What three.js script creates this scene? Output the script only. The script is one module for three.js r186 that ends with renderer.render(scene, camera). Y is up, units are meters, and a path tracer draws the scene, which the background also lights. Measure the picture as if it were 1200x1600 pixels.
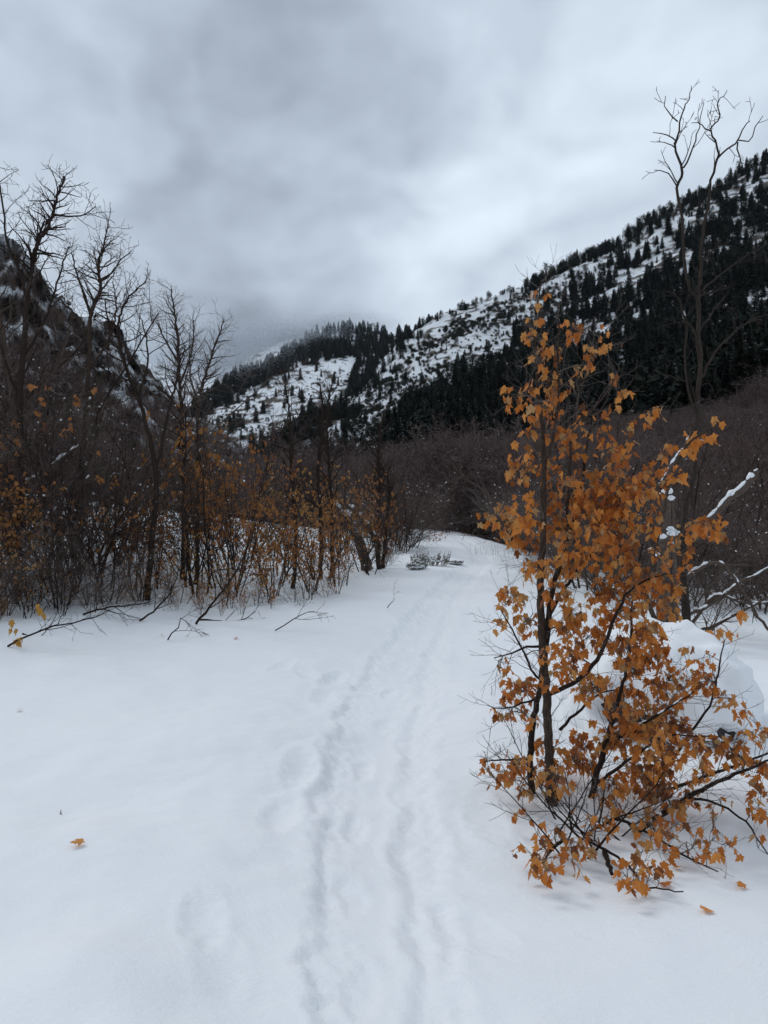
import * as THREE from 'three';
import { createNoise2D, createNoise3D } from 'simplex-noise';

// ------------------------------------------------------------------ camera, sky, sun, exposure
const scene = new THREE.Scene();
const F = 1150, EYE = 1.6;                                   // focal length in photo pixels, eye height
const camera = new THREE.PerspectiveCamera(2 * Math.atan(800 / F) * 180 / Math.PI, 0.75, 0.1, 6000);
camera.position.set(0, EYE, 0);
camera.lookAt(0, EYE, -10);
scene.add(camera);
const renderer = new THREE.WebGLRenderer();
renderer.setSize(768, 1024);
renderer.toneMapping = THREE.LinearToneMapping;
renderer.toneMappingExposure = 1.12;
renderer.shadowMap.enabled = true;

function rng(seed) { let s = seed | 0; return () => { s = (s + 0x6d2b79f5) | 0; let t = Math.imul(s ^ (s >>> 15), 1 | s); t = (t + Math.imul(t ^ (t >>> 7), 61 | t)) ^ t; return ((t ^ (t >>> 14)) >>> 0) / 4294967296; }; }
const n2 = createNoise2D(rng(11)), n3 = createNoise3D(rng(12));
const clamp = (x, a = 0, b = 1) => Math.min(b, Math.max(a, x));
const sstep = (a, b, x) => { const t = clamp((x - a) / (b - a)); return t * t * (3 - 2 * t); };
const lerp = (a, b, t) => a + (b - a) * t;
const fbm2 = (x, y, o = 4) => { let s = 0, a = 0.5; for (let i = 0; i < o; i++) { s += a * n2(x, y); x = x * 2.03 + 7.1; y = y * 2.03 - 3.7; a *= 0.5; } return s; };
const fbm3 = (x, y, z, o = 4) => { let s = 0, a = 0.5; for (let i = 0; i < o; i++) { s += a * n3(x, y, z); x = x * 2.03 + 5.2; y = y * 2.03 + 1.3; z = z * 2.03 - 8.4; a *= 0.5; } return s; };
const table = (t, x) => { if (x <= t[0][0]) return t[0][1]; for (let i = 1; i < t.length; i++) if (x <= t[i][0]) { const a = t[i - 1], b = t[i]; return lerp(a[1], b[1], (x - a[0]) / (b[0] - a[0])); } return t[t.length - 1][1]; };
const smoothTable = (t, x) => { if (x <= t[0][0]) return t[0][1]; const n = t.length; for (let i = 1; i < n; i++) if (x <= t[i][0]) { const p0 = t[Math.max(0, i - 2)], p1 = t[i - 1], p2 = t[i], p3 = t[Math.min(n - 1, i + 1)], w = p2[0] - p1[0], u = (x - p1[0]) / w; const m1 = (p2[1] - p0[1]) / Math.max(1e-6, p2[0] - p0[0]) * w, m2 = (p3[1] - p1[1]) / Math.max(1e-6, p3[0] - p1[0]) * w, u2 = u * u, u3 = u2 * u; return (2 * u3 - 3 * u2 + 1) * p1[1] + (u3 - 2 * u2 + u) * m1 + (-2 * u3 + 3 * u2) * p2[1] + (u3 - u2) * m2; } return t[n - 1][1]; };

// overcast sky: layered cloud, brighter to the front right, greyer to the left
function makeSky() {
  const W = 1024, H = 512, data = new Float32Array(W * H * 4);
  for (let r = 0; r < H; r++) {
    const el = ((r + 0.5) / H - 0.5) * Math.PI, y = Math.sin(el);
    for (let c = 0; c < W; c++) {
      const a = ((c + 0.5) / W - 0.5) * 2 * Math.PI, x = Math.cos(a) * Math.cos(el), z = Math.sin(a) * Math.cos(el);
      const az = Math.atan2(x, -z) * 180 / Math.PI, e = el * 180 / Math.PI;
      const k = 1 / (Math.max(y, 0) + 0.32), cx = x * k, cz = z * k;
      const wx = fbm2(cx * 1.3 + 3, cz * 1.3 + 9, 5), wz = fbm2(cx * 1.3 - 13, cz * 1.3 + 2, 5);
      const big = fbm2(cx * 1.0 + wx * 0.25 + 4.4, cz * 1.0 + wz * 0.25 + 1.7, 5);
      const fine = fbm2(cx * 3.0 + wx * 0.45, cz * 3.0 + wz * 0.45 + 5, 8);
      let b = 0.565 + 0.13 * big + 0.13 * fine + 0.05 * fbm2(cx * 7 + wz, cz * 7 + wx, 5);
      const bell = (a0, e0, sa, se) => Math.exp(-(((az - a0) / sa) ** 2) - ((e - e0) / se) ** 2);
      b += 0.13 * bell(17, 20, 16, 13) + 0.08 * bell(3, 20, 10, 8);      // the thinner, brighter deck
      b -= 0.12 * bell(-10, 28, 15, 9);                                // the heavy grey bank
      b -= 0.20 * bell(-9, 12.5, 10.5, 5);                              // low cloud over the valley head
            b = clamp(b, 0.31, 0.84);
      const g = (b - 0.34) / 0.5, i = (r * W + c) * 4;
      data[i] = b * lerp(0.855, 0.885, g); data[i + 1] = b; data[i + 2] = b * lerp(1.21, 1.12, g); data[i + 3] = 1;
    }
  }
  const t = new THREE.DataTexture(data, W, H, THREE.RGBAFormat, THREE.FloatType);
  t.mapping = THREE.EquirectangularReflectionMapping; t.colorSpace = THREE.LinearSRGBColorSpace;
  t.magFilter = t.minFilter = THREE.LinearFilter; t.needsUpdate = true;
  return t;
}
scene.background = makeSky();
scene.environment = scene.background;

const sun = new THREE.DirectionalLight(new THREE.Color(1, 0.985, 0.97), 0.9);
sun.position.set(-62, 80, -48); sun.target.position.set(0, 0, 0);
sun.castShadow = true; sun.shadow.radius = 40; sun.shadow.mapSize.set(4096, 4096);
Object.assign(sun.shadow.camera, { left: -60, right: 60, top: 60, bottom: -60, near: 1, far: 400 });
sun.name = 'sun'; scene.add(sun, sun.target);
scene.fog = new THREE.FogExp2(new THREE.Color(0.80, 0.90, 1.0), 0.00004);

// ------------------------------------------------------------------ helpers
const V = (x, y, z) => new THREE.Vector3(x, y, z);
const at = (px, py, d) => V((px - 600) / F * d, EYE + (800 - py) / F * d, -d);
const seenAt = (p) => [600 + F * p.x / -p.z, 800 - F * (p.y - EYE) / -p.z];
const names = {};
function numbered(n) { const k = names[n] = (names[n] ?? -1) + 1; return k ? n + '_' + String(k).padStart(3, '0') : n; }
function tag(o, label, category, group) { o.userData.label = label; o.userData.category = category; if (group) o.userData.group = group; return o; }
function thing(name, label, category, pos, group) { const g = new THREE.Group(); g.name = numbered(name); if (pos) g.position.copy(pos); tag(g, label, category, group); scene.add(g); return g; }
function shade(m) { m.castShadow = m.receiveShadow = true; return m; }
function part(parent, name, geo, mat, stuff) { const m = shade(new THREE.Mesh(geo, mat)); m.name = name; if (stuff) m.userData.kind = 'stuff'; parent.add(m); return m; }
function structure(name, geo, mat) { const m = shade(new THREE.Mesh(geo, mat)); m.name = name; m.userData.kind = 'structure'; scene.add(m); return m; }

class MB {
  constructor() { this.p = []; this.n = []; this.uv = []; this.i = []; }
  get empty() { return !this.i.length; }
  tube(pts, rad, sides = 5, cap = true) {
    const N = pts.length; if (N < 2) return;
    let ref = null; const base0 = this.p.length / 3; let run = 0; const t = V(0, 0, 0), b = V(0, 0, 0), nn = V(0, 0, 0);
    for (let k = 0; k < N; k++) {
      t.copy(pts[Math.min(N - 1, k + 1)]).sub(pts[Math.max(0, k - 1)]).normalize();
      if (!ref) { ref = Math.abs(t.y) > 0.8 ? V(1, 0, 0.13) : V(0, 1, 0.07); }
      ref.addScaledVector(t, -ref.dot(t)).normalize(); b.crossVectors(t, ref);
      if (k) run += pts[k].distanceTo(pts[k - 1]);
      for (let s = 0; s < sides; s++) {
        const a = s / sides * 2 * Math.PI, c = Math.cos(a), sn = Math.sin(a);
        nn.set(ref.x * c + b.x * sn, ref.y * c + b.y * sn, ref.z * c + b.z * sn);
        this.p.push(pts[k].x + nn.x * rad[k], pts[k].y + nn.y * rad[k], pts[k].z + nn.z * rad[k]); this.n.push(nn.x, nn.y, nn.z);
        this.uv.push(s / sides, run * 1.5);
      }
    }
    for (let k = 0; k < N - 1; k++) for (let s = 0; s < sides; s++) {
      const a = base0 + k * sides + s, c = base0 + k * sides + (s + 1) % sides; this.i.push(a, c, a + sides, c, c + sides, a + sides);
    }
    if (cap && rad[N - 1] > 0.004) for (let s = 1; s < sides - 1; s++) { const e = base0 + (N - 1) * sides; this.i.push(e, e + s, e + s + 1); }
  }
  add(g, m) {                                                   // another geometry through a matrix
    const base = this.p.length / 3, P = g.attributes.position, Nn = g.attributes.normal, U = g.attributes.uv, v = V(0, 0, 0), nm = new THREE.Matrix3().getNormalMatrix(m);
    for (let k = 0; k < P.count; k++) { v.fromBufferAttribute(P, k).applyMatrix4(m); this.p.push(v.x, v.y, v.z); v.fromBufferAttribute(Nn, k).applyMatrix3(nm).normalize(); this.n.push(v.x, v.y, v.z); U ? this.uv.push(U.getX(k), U.getY(k)) : this.uv.push(0, 0); }
    const I = g.index; for (let k = 0; k < I.count; k++) this.i.push(base + I.getX(k));
  }
  tri(a, b, c, n) { const s = this.p.length / 3; for (const q of [a, b, c]) { this.p.push(q.x, q.y, q.z); this.n.push(n.x, n.y, n.z); this.uv.push(q.x, q.y); } this.i.push(s, s + 1, s + 2); }
  lump(c, rx, ry, rz, rand, rows = 5, cols = 7) {               // a soft rounded clump of snow
    const base = this.p.length / 3, o = rand() * 50;
    for (let r = 0; r <= rows; r++) for (let s = 0; s < cols; s++) {
      const f = r / rows * Math.PI, a = s / cols * 2 * Math.PI + r * 0.4, x = Math.sin(f) * Math.cos(a), y = Math.cos(f), z = Math.sin(f) * Math.sin(a), k = 1 + 0.25 * n3(x * 1.3 + o, y * 1.3, z * 1.3);
      this.p.push(c.x + x * rx * k, c.y + y * ry * k, c.z + z * rz * k); this.n.push(x, y, z); this.uv.push(a, f);
    }
    for (let r = 0; r < rows; r++) for (let s = 0; s < cols; s++) { const a = base + r * cols + s, b = base + r * cols + (s + 1) % cols; this.i.push(a, b, a + cols, b, b + cols, a + cols); }
  }
  geo() {
    const g = new THREE.BufferGeometry();
    g.setAttribute('position', new THREE.Float32BufferAttribute(this.p, 3)); g.setAttribute('normal', new THREE.Float32BufferAttribute(this.n, 3)); g.setAttribute('uv', new THREE.Float32BufferAttribute(this.uv, 2));
    g.setIndex(new THREE.Uint32BufferAttribute(this.i, 1)); return g;
  }
}

// ------------------------------------------------------------------ textures and materials
function tex(size, fn, srgb = false) {
  const d = new Uint8Array(size * size * 4);
  for (let y = 0; y < size; y++) for (let x = 0; x < size; x++) { const c = fn(x / size, y / size), i = (y * size + x) * 4; d[i] = clamp(c[0]) * 255; d[i + 1] = clamp(c[1]) * 255; d[i + 2] = clamp(c[2]) * 255; d[i + 3] = 255; }
  const t = new THREE.DataTexture(d, size, size); t.wrapS = t.wrapT = THREE.RepeatWrapping; t.magFilter = t.minFilter = THREE.LinearFilter; if (srgb) t.colorSpace = THREE.SRGBColorSpace; t.needsUpdate = true; return t;
}
const torus = (u, v, f, o = 0) => { const a = u * 2 * Math.PI, b = v * 2 * Math.PI, r = f / (2 * Math.PI); return n3(Math.cos(a) * r + o, Math.sin(a) * r + Math.cos(b) * r * 1.37, Math.sin(b) * r * 1.37 - o); };
const grain = tex(512, (u, v) => { const g = 0.5 + 0.20 * torus(u, v, 9, 1) + 0.16 * torus(u, v, 26, 2) + 0.16 * torus(u, v, 70, 3) + 0.1 * torus(u, v, 150, 4); return [g, g, g]; });
const barkBump = tex(128, (u, v) => { const g = 0.5 + 0.3 * torus(u, v * 0.4, 26, 5) + 0.25 * torus(u, v, 12, 6); return [g, g, g]; });
const barkTone = tex(128, (u, v) => { const g = 0.72 + 0.25 * torus(u, v, 7, 7) + 0.2 * torus(u, v, 30, 8); return [g, g * 0.98, g * 0.95]; });
const rgb = (r, g, b) => new THREE.Color().setRGB(r, g, b);
const snowMat = new THREE.MeshStandardMaterial({ color: rgb(0.81, 0.82, 0.83), roughness: 0.9, bumpMap: grain, bumpScale: 0.003 });
const snowPlain = new THREE.MeshStandardMaterial({ color: rgb(0.80, 0.81, 0.82), roughness: 0.95 });
const matte = (o) => new THREE.MeshPhysicalMaterial({ roughness: 0.95, specularIntensity: 0.15, ...o });
const bark = (r, g, b) => matte({ color: rgb(r, g, b), roughness: 0.95, map: barkTone, bumpMap: barkBump, bumpScale: 0.004 });
const barkDark = bark(0.050, 0.036, 0.030), barkGrey = bark(0.135, 0.105, 0.088), barkMid = bark(0.085, 0.062, 0.050), barkTall = bark(0.060, 0.048, 0.041);
const twigDark = matte({ color: rgb(0.055, 0.040, 0.034), roughness: 0.9 }), twigGrey = matte({ color: rgb(0.15, 0.118, 0.105), roughness: 0.9 }), twigBrown = matte({ color: rgb(0.115, 0.080, 0.074), roughness: 0.9 });
const leafMat = (r, g, b) => new THREE.MeshPhysicalMaterial({ color: rgb(r, g, b), roughness: 0.85, transmission: 0.35, thickness: 0, specularIntensity: 0.4 });
const leafMats = [leafMat(0.60, 0.220, 0.042), leafMat(0.66, 0.260, 0.056), leafMat(0.47, 0.150, 0.030), leafMat(0.58, 0.270, 0.076), leafMat(0.55, 0.180, 0.030), leafMat(0.46, 0.27, 0.115), leafMat(0.24, 0.085, 0.024)];
const dullLeafMats = [leafMat(0.40, 0.175, 0.048), leafMat(0.35, 0.145, 0.044), leafMat(0.46, 0.240, 0.075)];
const yellowLeaf = leafMat(0.50, 0.27, 0.06);
const needleMat = matte({ color: rgb(0.018, 0.025, 0.020), roughness: 0.95 }), needleMat2 = matte({ color: rgb(0.026, 0.031, 0.024), roughness: 0.95 });
const rockMat = matte({ color: rgb(0.055, 0.052, 0.052), roughness: 0.95, bumpMap: grain, bumpScale: 0.02 });

// ------------------------------------------------------------------ ground form
const profile = [[-60, -0.6], [-10, -0.12], [0, 0], [4, 0.04], [6, 0.14], [8, 0.24], [11, 0.34], [15.5, 0.47], [22, 0.62], [28, 0.86], [31, 0.84], [36, 0.35], [46, 0.2], [80, 0.3], [2000, 0.3]];
function ground0(x, d) {
  let h = smoothTable(profile, d);
  h += 0.12 * Math.max(0, -x - 2.4) * sstep(5, 14, d) * (1 - sstep(30, 60, d));
  h -= 0.085 * Math.min(8, Math.max(0, x - 1.5)) * sstep(4.5, 9, d) * (1 - sstep(18, 26, d));
  h -= (smoothTable(profile, d) - 0.12) * sstep(2.2, 6, x) * sstep(11, 19, d) * (1 - sstep(40, 60, d));
  h += 0.06 * fbm2(x * 0.35 + 2, d * 0.35, 3) + 0.03 * fbm2(x * 1.0 + 30, d * 0.8, 3) * (1 - sstep(20, 40, d));
  // the rolling mounds left of the trail
  const g = (x0, d0, sx, sd, a) => a * Math.exp(-(((x - x0) / sx) ** 2) - ((d - d0) / sd) ** 2);
  h += g(-1.55, 3.35, 0.7, 0.36, 0.085) + g(-0.98, 2.42, 0.34, 0.26, 0.085) + g(-0.66, 2.08, 0.24, 0.18, 0.06) + g(-1.1, 4.9, 0.9, 0.5, 0.09) + g(1.0, 2.6, 0.9, 0.5, 0.03);
  h += g(0.75, 5.6, 0.45, 0.9, 0.13) + g(0.85, 3.9, 0.25, 0.3, -0.05) + g(1.9, 4.6, 0.8, 0.9, 0.06);
  return h;
}
function groundAt(px, py, hf = ground0) {                       // the first ground point met along that line of sight
  let d = 1.2; for (; d < 60; d += 0.02) { const y = hf((px - 600) / F * d, d); if (EYE + (800 - py) / F * d <= y) break; }
  return V((px - 600) / F * d, hf((px - 600) / F * d, d), -d);
}
const trailMarks = [[605, 1790, 150], [604, 1600, 128], [592, 1400, 108], [586, 1300, 97], [590, 1200, 88], [609, 1100, 72], [630, 1040, 60], [652, 1000, 48], [676, 960, 38], [703, 920, 29], [722, 900, 24], [742, 884, 19], [752, 870, 16], [742, 855, 13], [716, 838, 11], [690, 828, 10]];
const trailX = [], trailW = [];
for (const [px, py, hw] of trailMarks) { const p = groundAt(px, py), d = -p.z; trailX.push([d, p.x]); trailW.push([d, hw / F * d]); }
for (const t of [trailX, trailW]) for (let i = 1; i < t.length; i++) if (t[i][0] <= t[i - 1][0] + 0.05) t[i][0] = t[i - 1][0] + 0.05;
const trailEnd = trailX[trailX.length - 1][0] + 1.5;
trailX.push([trailEnd, trailX[trailX.length - 1][1] - 0.3]);
trailX.unshift([-6, 0.1]); trailW.unshift([-6, 0.3]);
const frand = rng(77), prints = [];
for (let d = 1.3, side = 1; d < 12; d += 0.30 + frand() * 0.16, side = -side) prints.push([smoothTable(trailX, d) + side * (0.07 + frand() * 0.09) + 0.04, d, (frand() - 0.5) * 0.5 + (smoothTable(trailX, d + 0.2) - smoothTable(trailX, d - 0.2)) / 0.4, 0.008 + frand() * 0.012, 1]);
for (const [px, py, dp] of [[468, 1195, 0.032], [440, 1268, 0.03], [318, 1436, 0.03], [345, 1500, 0.018], [760, 1275, 0.025], [520, 1060, 0.05], [480, 1050, 0.04], [440, 1040, 0.035], [505, 1085, 0.03], [735, 1445, 0.02]]) { const p = groundAt(px, py); prints.push([p.x, -p.z, frand() - 0.5, dp, 1.25 + frand() * 0.3]); }
function ground(x, d) {
  let h = ground0(x, d);
  if (d > 45 || d < -4) return h;
  const c = smoothTable(trailX, d), w = Math.max(0.12, smoothTable(trailW, d)), fade = 1 - sstep(trailEnd - 2, trailEnd + 3, d);
  const s = (x - c) / w + 0.14 * n2(x * 2.1, d * 2.1) + 0.07 * n2(x * 7, d * 7) + 0.03 * n2(x * 21, d * 21), a = Math.abs(s);
  const near = 1 - sstep(9, 16, d), inside = 1 - sstep(0.86, 1.04, a);
  h -= fade * (0.050 * Math.exp(-((s / 1.7) ** 2)) + 0.019 * inside);
  h += fade * 0.008 * Math.exp(-(((a - 1.12) / 0.14) ** 2));
  // two packed lanes and the ridge that is left between them
  const l = (x - c) / w + 0.16 * n2(d * 0.9, 3.3) + 0.04 * n2(x * 12, d * 5);
  h += fade * inside * (0.012 * Math.exp(-(((l - 0.30) / 0.16) ** 2)) - 0.011 * Math.exp(-(((l - 0.56) / 0.12) ** 2)) - 0.004 * Math.exp(-(((l + 0.78) / 0.12) ** 2)));
  if (d < 14) {
    const broken = clamp(1.15 - Math.abs(a - 0.72) * 1.5) * fade * near;
    h += broken * (0.006 * n2(x * 11, d * 8) + 0.005 * n2(x * 26, d * 22) + 0.004 * n2(x * 52 + 4, d * 47));
    h += 0.0012 * n2(x * 30 + 9, d * 26) * near;
    for (const [fx, fd, yaw, dp, k] of prints) {
      const ox = x - fx, od = d - fd; if (Math.abs(ox) > 0.4 || Math.abs(od) > 0.4) continue;
      const cs = Math.cos(yaw), sn = Math.sin(yaw), u = (ox * cs - od * sn) / (0.062 * k), v = (ox * sn + od * cs) / (0.15 * k), r = Math.sqrt(u * u + v * v) + 0.18 * n2(x * 14, d * 14);
      h += dp * (-(k > 1.1 ? 0.8 * Math.exp(-r * r * 1.1) : 1 - sstep(0.6, 1.1, r)) + 0.25 * Math.exp(-(((r - 1.3) / 0.25) ** 2)));
    }
  }
  // wind ripples on the untouched snow
  h += (1 - inside) * (0.006 * n2(x * 1.4 + d * 0.9, d * 3.4 - x * 1.1) + 0.003 * n2(x * 3.1 + d * 2, d * 9 - x * 3)) * sstep(1.5, 4, d) * (1 - sstep(16, 30, d));
  return h;
}
function makeGround() {
  const grow = (from, to, step, k, most) => { const a = []; let x = from; while (x < to) { a.push(x); x += step; step = Math.min(most, step * k); } return a; };
  const xr = [...grow(0.0, 1.6, 0.02, 1.0, 1), ...grow(1.6, 1500, 0.022, 1.035, 120)], xl = [...grow(0.02, 1.4, 0.02, 1.0, 1), ...grow(1.4, 1500, 0.022, 1.035, 120)];
  const X = [...xl.reverse().map((v) => -v), ...xr], D = [-1400, -600, -250, -100, -50, -25, -12, -6, -3, -1.5, -0.7, -0.2, 0.3, 0.7, ...grow(1.0, 6.5, 0.022, 1.0, 1), ...grow(6.5, 1500, 0.024, 1.024, 90)];
  const nx = X.length, nd = D.length, p = new Float32Array(nx * nd * 3), uv = new Float32Array(nx * nd * 2), trail = new Uint8Array(nx * nd);
  for (let j = 0; j < nd; j++) for (let i = 0; i < nx; i++) {
    const k = j * nx + i, x = X[i], d = D[j]; p[k * 3] = x; p[k * 3 + 1] = ground(x, d); p[k * 3 + 2] = -d; uv[k * 2] = x / 0.9; uv[k * 2 + 1] = d / 0.9;
    if (d > -6 && d < trailEnd) { const s = Math.abs(x - smoothTable(trailX, d)) / Math.max(0.12, smoothTable(trailW, d)); trail[k] = s < 1 ? 1 : 0; }
  }
  const A = [], B = [];
  for (let j = 0; j < nd - 1; j++) for (let i = 0; i < nx - 1; i++) { const a = j * nx + i, t = trail[a] + trail[a + 1] + trail[a + nx] + trail[a + nx + 1] > 2 ? B : A; t.push(a, a + 1, a + nx, a + 1, a + nx + 1, a + nx); }
  const whole = new THREE.BufferGeometry(); whole.setAttribute('position', new THREE.BufferAttribute(p, 3)); whole.setAttribute('uv', new THREE.BufferAttribute(uv, 2));
  whole.setIndex(new THREE.Uint32BufferAttribute([...A, ...B].length ? A.concat(B) : [], 1)); whole.computeVertexNormals();
  const cut = (list) => { const g = new THREE.BufferGeometry(), map = new Map(), P = [], N = [], U = [], I = []; const nn = whole.attributes.normal.array; for (const k of list) { let m = map.get(k); if (m === undefined) { m = P.length / 3; map.set(k, m); P.push(p[k * 3], p[k * 3 + 1], p[k * 3 + 2]); N.push(nn[k * 3], nn[k * 3 + 1], nn[k * 3 + 2]); U.push(uv[k * 2], uv[k * 2 + 1]); } I.push(m); } g.setAttribute('position', new THREE.Float32BufferAttribute(P, 3)); g.setAttribute('normal', new THREE.Float32BufferAttribute(N, 3)); g.setAttribute('uv', new THREE.Float32BufferAttribute(U, 2)); g.setIndex(new THREE.Uint32BufferAttribute(I, 1)); return g; };
  structure('ground', cut(A), snowMat); structure('path', cut(B), snowMat);
}
makeGround();
const onGround = (px, py) => groundAt(px, py, ground);
const foot = (x, d) => V(x, ground(x, d), -d);
// ------------------------------------------------------------------ hills
// cols: [px direction, [height angle as py, distance] at the foot, the same at the ridge]; extra gives the shape between
function hillSheet(name, cols, nu, nv, { bend = 1.3, bump = () => 0, ledge = 0, color, back = 200 }) {
  const a0 = cols[0][0], a1 = cols[cols.length - 1][0], c = (k) => cols.map((q) => [q[0], q[k][0]]), e = (k) => cols.map((q) => [q[0], q[k][1]]);
  const by = c(1), bd = e(1), ty = c(2), td = e(2);
  const point = (u, v) => {
    const px = lerp(a0, a1, u), y0 = smoothTable(by, px), y1 = smoothTable(ty, px), d0 = smoothTable(bd, px), d1 = smoothTable(td, px);
    let dv = Math.pow(v, bend), pv = v;
    if (ledge) { const q = v * ledge + 0.9 * fbm2(px * 0.012, v * 3, 3), f = q - Math.floor(q); const cliff = sstep(0.35, 0.75, f) - f; pv = clamp(v + cliff / ledge * 0.75); dv = Math.pow(clamp(v - cliff / ledge * 0.75), bend); }
    const d = lerp(d0, d1, dv), p = at(px, lerp(y0, y1, pv), d);
    const b = bump(p, v, px); p.y += b * sstep(0, 0.08, v); p.z += -b * 0.5; return p;
  };
  const NV = nv + 3, P = new Float32Array((nu + 1) * (NV + 1) * 3), C = new Float32Array((nu + 1) * (NV + 1) * 3), U = new Float32Array((nu + 1) * (NV + 1) * 2), I = [];
  for (let j = 0; j <= NV; j++) for (let i = 0; i <= nu; i++) {
    const k = j * (nu + 1) + i, v = Math.min(1, j / nv), p = point(i / nu, v);
    if (j > nv) { const s = j - nv; p.x *= 1 + s * back / 3 / -p.z; p.z -= s * back / 3; p.y -= s * s * back * 0.07; }
    P.set([p.x, p.y, p.z], k * 3); U.set([p.x * 0.2, (p.y - p.z) * 0.2], k * 2);
    const w = color(p, v, lerp(a0, a1, i / nu)); C.set(w, k * 3);
    if (i < nu && j < NV) I.push(k, k + 1, k + nu + 1, k + 1, k + nu + 2, k + nu + 1);
  }
  const g = new THREE.BufferGeometry(); g.setAttribute('position', new THREE.BufferAttribute(P, 3)); g.setAttribute('color', new THREE.BufferAttribute(C, 3)); g.setAttribute('uv', new THREE.BufferAttribute(U, 2)); g.setIndex(I); g.computeVertexNormals();
  structure(name, g, hillMat);
  const res = (u, v) => { const x = u * nu, y = v * nv, i = Math.min(nu - 1, Math.floor(x)), j = Math.min(nv - 1, Math.floor(y)), f = x - i, h = y - j, q = (a, b) => { const k = ((j + b) * (nu + 1) + i + a) * 3; return V(P[k], P[k + 1], P[k + 2]); }; return q(0, 0).multiplyScalar((1 - f) * (1 - h)).addScaledVector(q(1, 0), f * (1 - h)).addScaledVector(q(0, 1), (1 - f) * h).addScaledVector(q(1, 1), f * h); };
  res.u = (px) => (px - a0) / (a1 - a0); res.range = [a0, a1];
  return res;
}
const hillMat = new THREE.MeshPhysicalMaterial({ specularIntensity: 0.15, vertexColors: true, roughness: 0.95, bumpMap: grain, bumpScale: 0.25 });
const SNOW = [0.80, 0.83, 0.86], EARTH = [0.10, 0.085, 0.072], ROCK = [0.085, 0.072, 0.063], BROWN = [0.100, 0.070, 0.053];
const blend = (a, b, t) => [lerp(a[0], b[0], t), lerp(a[1], b[1], t), lerp(a[2], b[2], t)];

const farRidge = hillSheet('hill', [[-600, [690, 900], [560, 1400]], [150, [680, 900], [555, 1350]], [240, [680, 900], [566, 1300]], [300, [690, 850], [572, 1300]], [350, [690, 850], [590, 1250]], [420, [690, 850], [540, 1350]], [600, [700, 900], [500, 1500]]], 260, 90,
  { bump: (p) => 14 * fbm2(p.x * 0.006, p.z * 0.006, 4) + 4 * fbm2(p.x * 0.04, p.z * 0.04, 3), color: (p, v, px) => blend(SNOW, EARTH, sstep(0.02, 0.25, fbm3(p.x * 0.03, p.y * 0.06, p.z * 0.02, 4) - 0.06)) });
const centreHill = hillSheet('hill_001', [[150, [705, 430], [690, 520]], [240, [710, 430], [665, 650]], [300, [720, 430], [640, 720]], [345, [725, 430], [604, 800]], [400, [730, 430], [576, 850]], [450, [730, 430], [552, 880]], [500, [730, 430], [524, 900]], [560, [730, 430], [512, 920]], [620, [730, 430], [524, 920]], [700, [735, 430], [500, 940]], [850, [740, 450], [430, 960]]], 300, 130,
  { bump: (p) => 8 * fbm2(p.x * 0.008, p.z * 0.008, 4) + 2.2 * fbm2(p.x * 0.06, p.z * 0.06, 3), color: (p, v, px) => {
      const m = fbm3(p.x * 0.045, p.y * 0.12, p.z * 0.02, 4), [sx, sy] = seenAt(p), clear = Math.exp(-(((sx - 500) / 70) ** 2) - ((sy - 572 + (sx - 500) * 0.45) / 30) ** 2);
      return blend(SNOW, EARTH, sstep(0.10, 0.22, m + 0.09 - 0.22 * clear)); } });
const rightHill = hillSheet('hill_002', [[395, [745, 215], [712, 255]], [440, [745, 210], [693, 290]], [500, [745, 195], [652, 340]], [560, [745, 180], [606, 400]], [620, [745, 165], [545, 460]], [660, [745, 155], [514, 480]], [700, [745, 148], [489, 485]], [750, [745, 140], [468, 480]], [830, [745, 128], [446, 470]], [900, [740, 118], [409, 470]], [950, [735, 112], [381, 470]], [1060, [715, 96], [322, 470]], [1200, [675, 82], [249, 470]], [1500, [620, 68], [120, 450]], [2600, [560, 50], [-230, 430]]], 460, 220,
  { bump: (p) => 6 * fbm2(p.x * 0.012, p.z * 0.012, 4) + 1.6 * fbm2(p.x * 0.09, p.z * 0.09, 3), color: (p, v, px) => {
      const m = fbm3(p.x * 0.09, p.y * 0.16, p.z * 0.05, 4), strata = Math.exp(-(((seenAt(p)[1] - 620 + 8 * n2(px * 0.05, 1)) / 5) ** 2)) * sstep(610, 640, px) * (1 - sstep(660, 690, px)), shadeLitter = sstep(870, 1000, px + (seenAt(p)[1] - 520) * 0.9);
      return blend(SNOW, strata > 0.4 ? [0.13, 0.105, 0.09] : EARTH, Math.max(strata > 0.4 ? 1 : 0, sstep(0.12, 0.26, m - 0.02 + 0.16 * shadeLitter))); } });
const leftHill = hillSheet('hill_003', [[-1600, [700, 26], [-500, 130]], [-600, [780, 28], [60, 130]], [-200, [800, 30], [270, 128]], [0, [800, 34], [382, 128]], [40, [800, 35], [398, 130]], [75, [798, 36], [445, 132]], [110, [796, 38], [478, 134]], [150, [794, 40], [497, 136]], [185, [792, 42], [520, 138]], [205, [790, 45], [560, 140]], [250, [786, 50], [602, 145]], [300, [782, 58], [645, 150]], [345, [780, 68], [676, 150]], [420, [775, 85], [735, 150]], [470, [772, 100], [762, 150]]], 420, 240,
  { bend: 1.15, ledge: 7, bump: (p) => 2.2 * fbm2(p.x * 0.05, p.z * 0.05, 4) + 2.0 * fbm3(p.x * 0.26, p.y * 0.26, p.z * 0.26, 5), color: (p, v, px) => {
      const m = fbm3(p.x * 0.10, p.y * 0.22, p.z * 0.08, 4); return blend(SNOW, blend(ROCK, BROWN, clamp(0.5 + 2 * fbm3(p.x * 0.2, p.y * 0.2, p.z * 0.2, 2))), sstep(-0.06, 0.06, m)); } });
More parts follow.
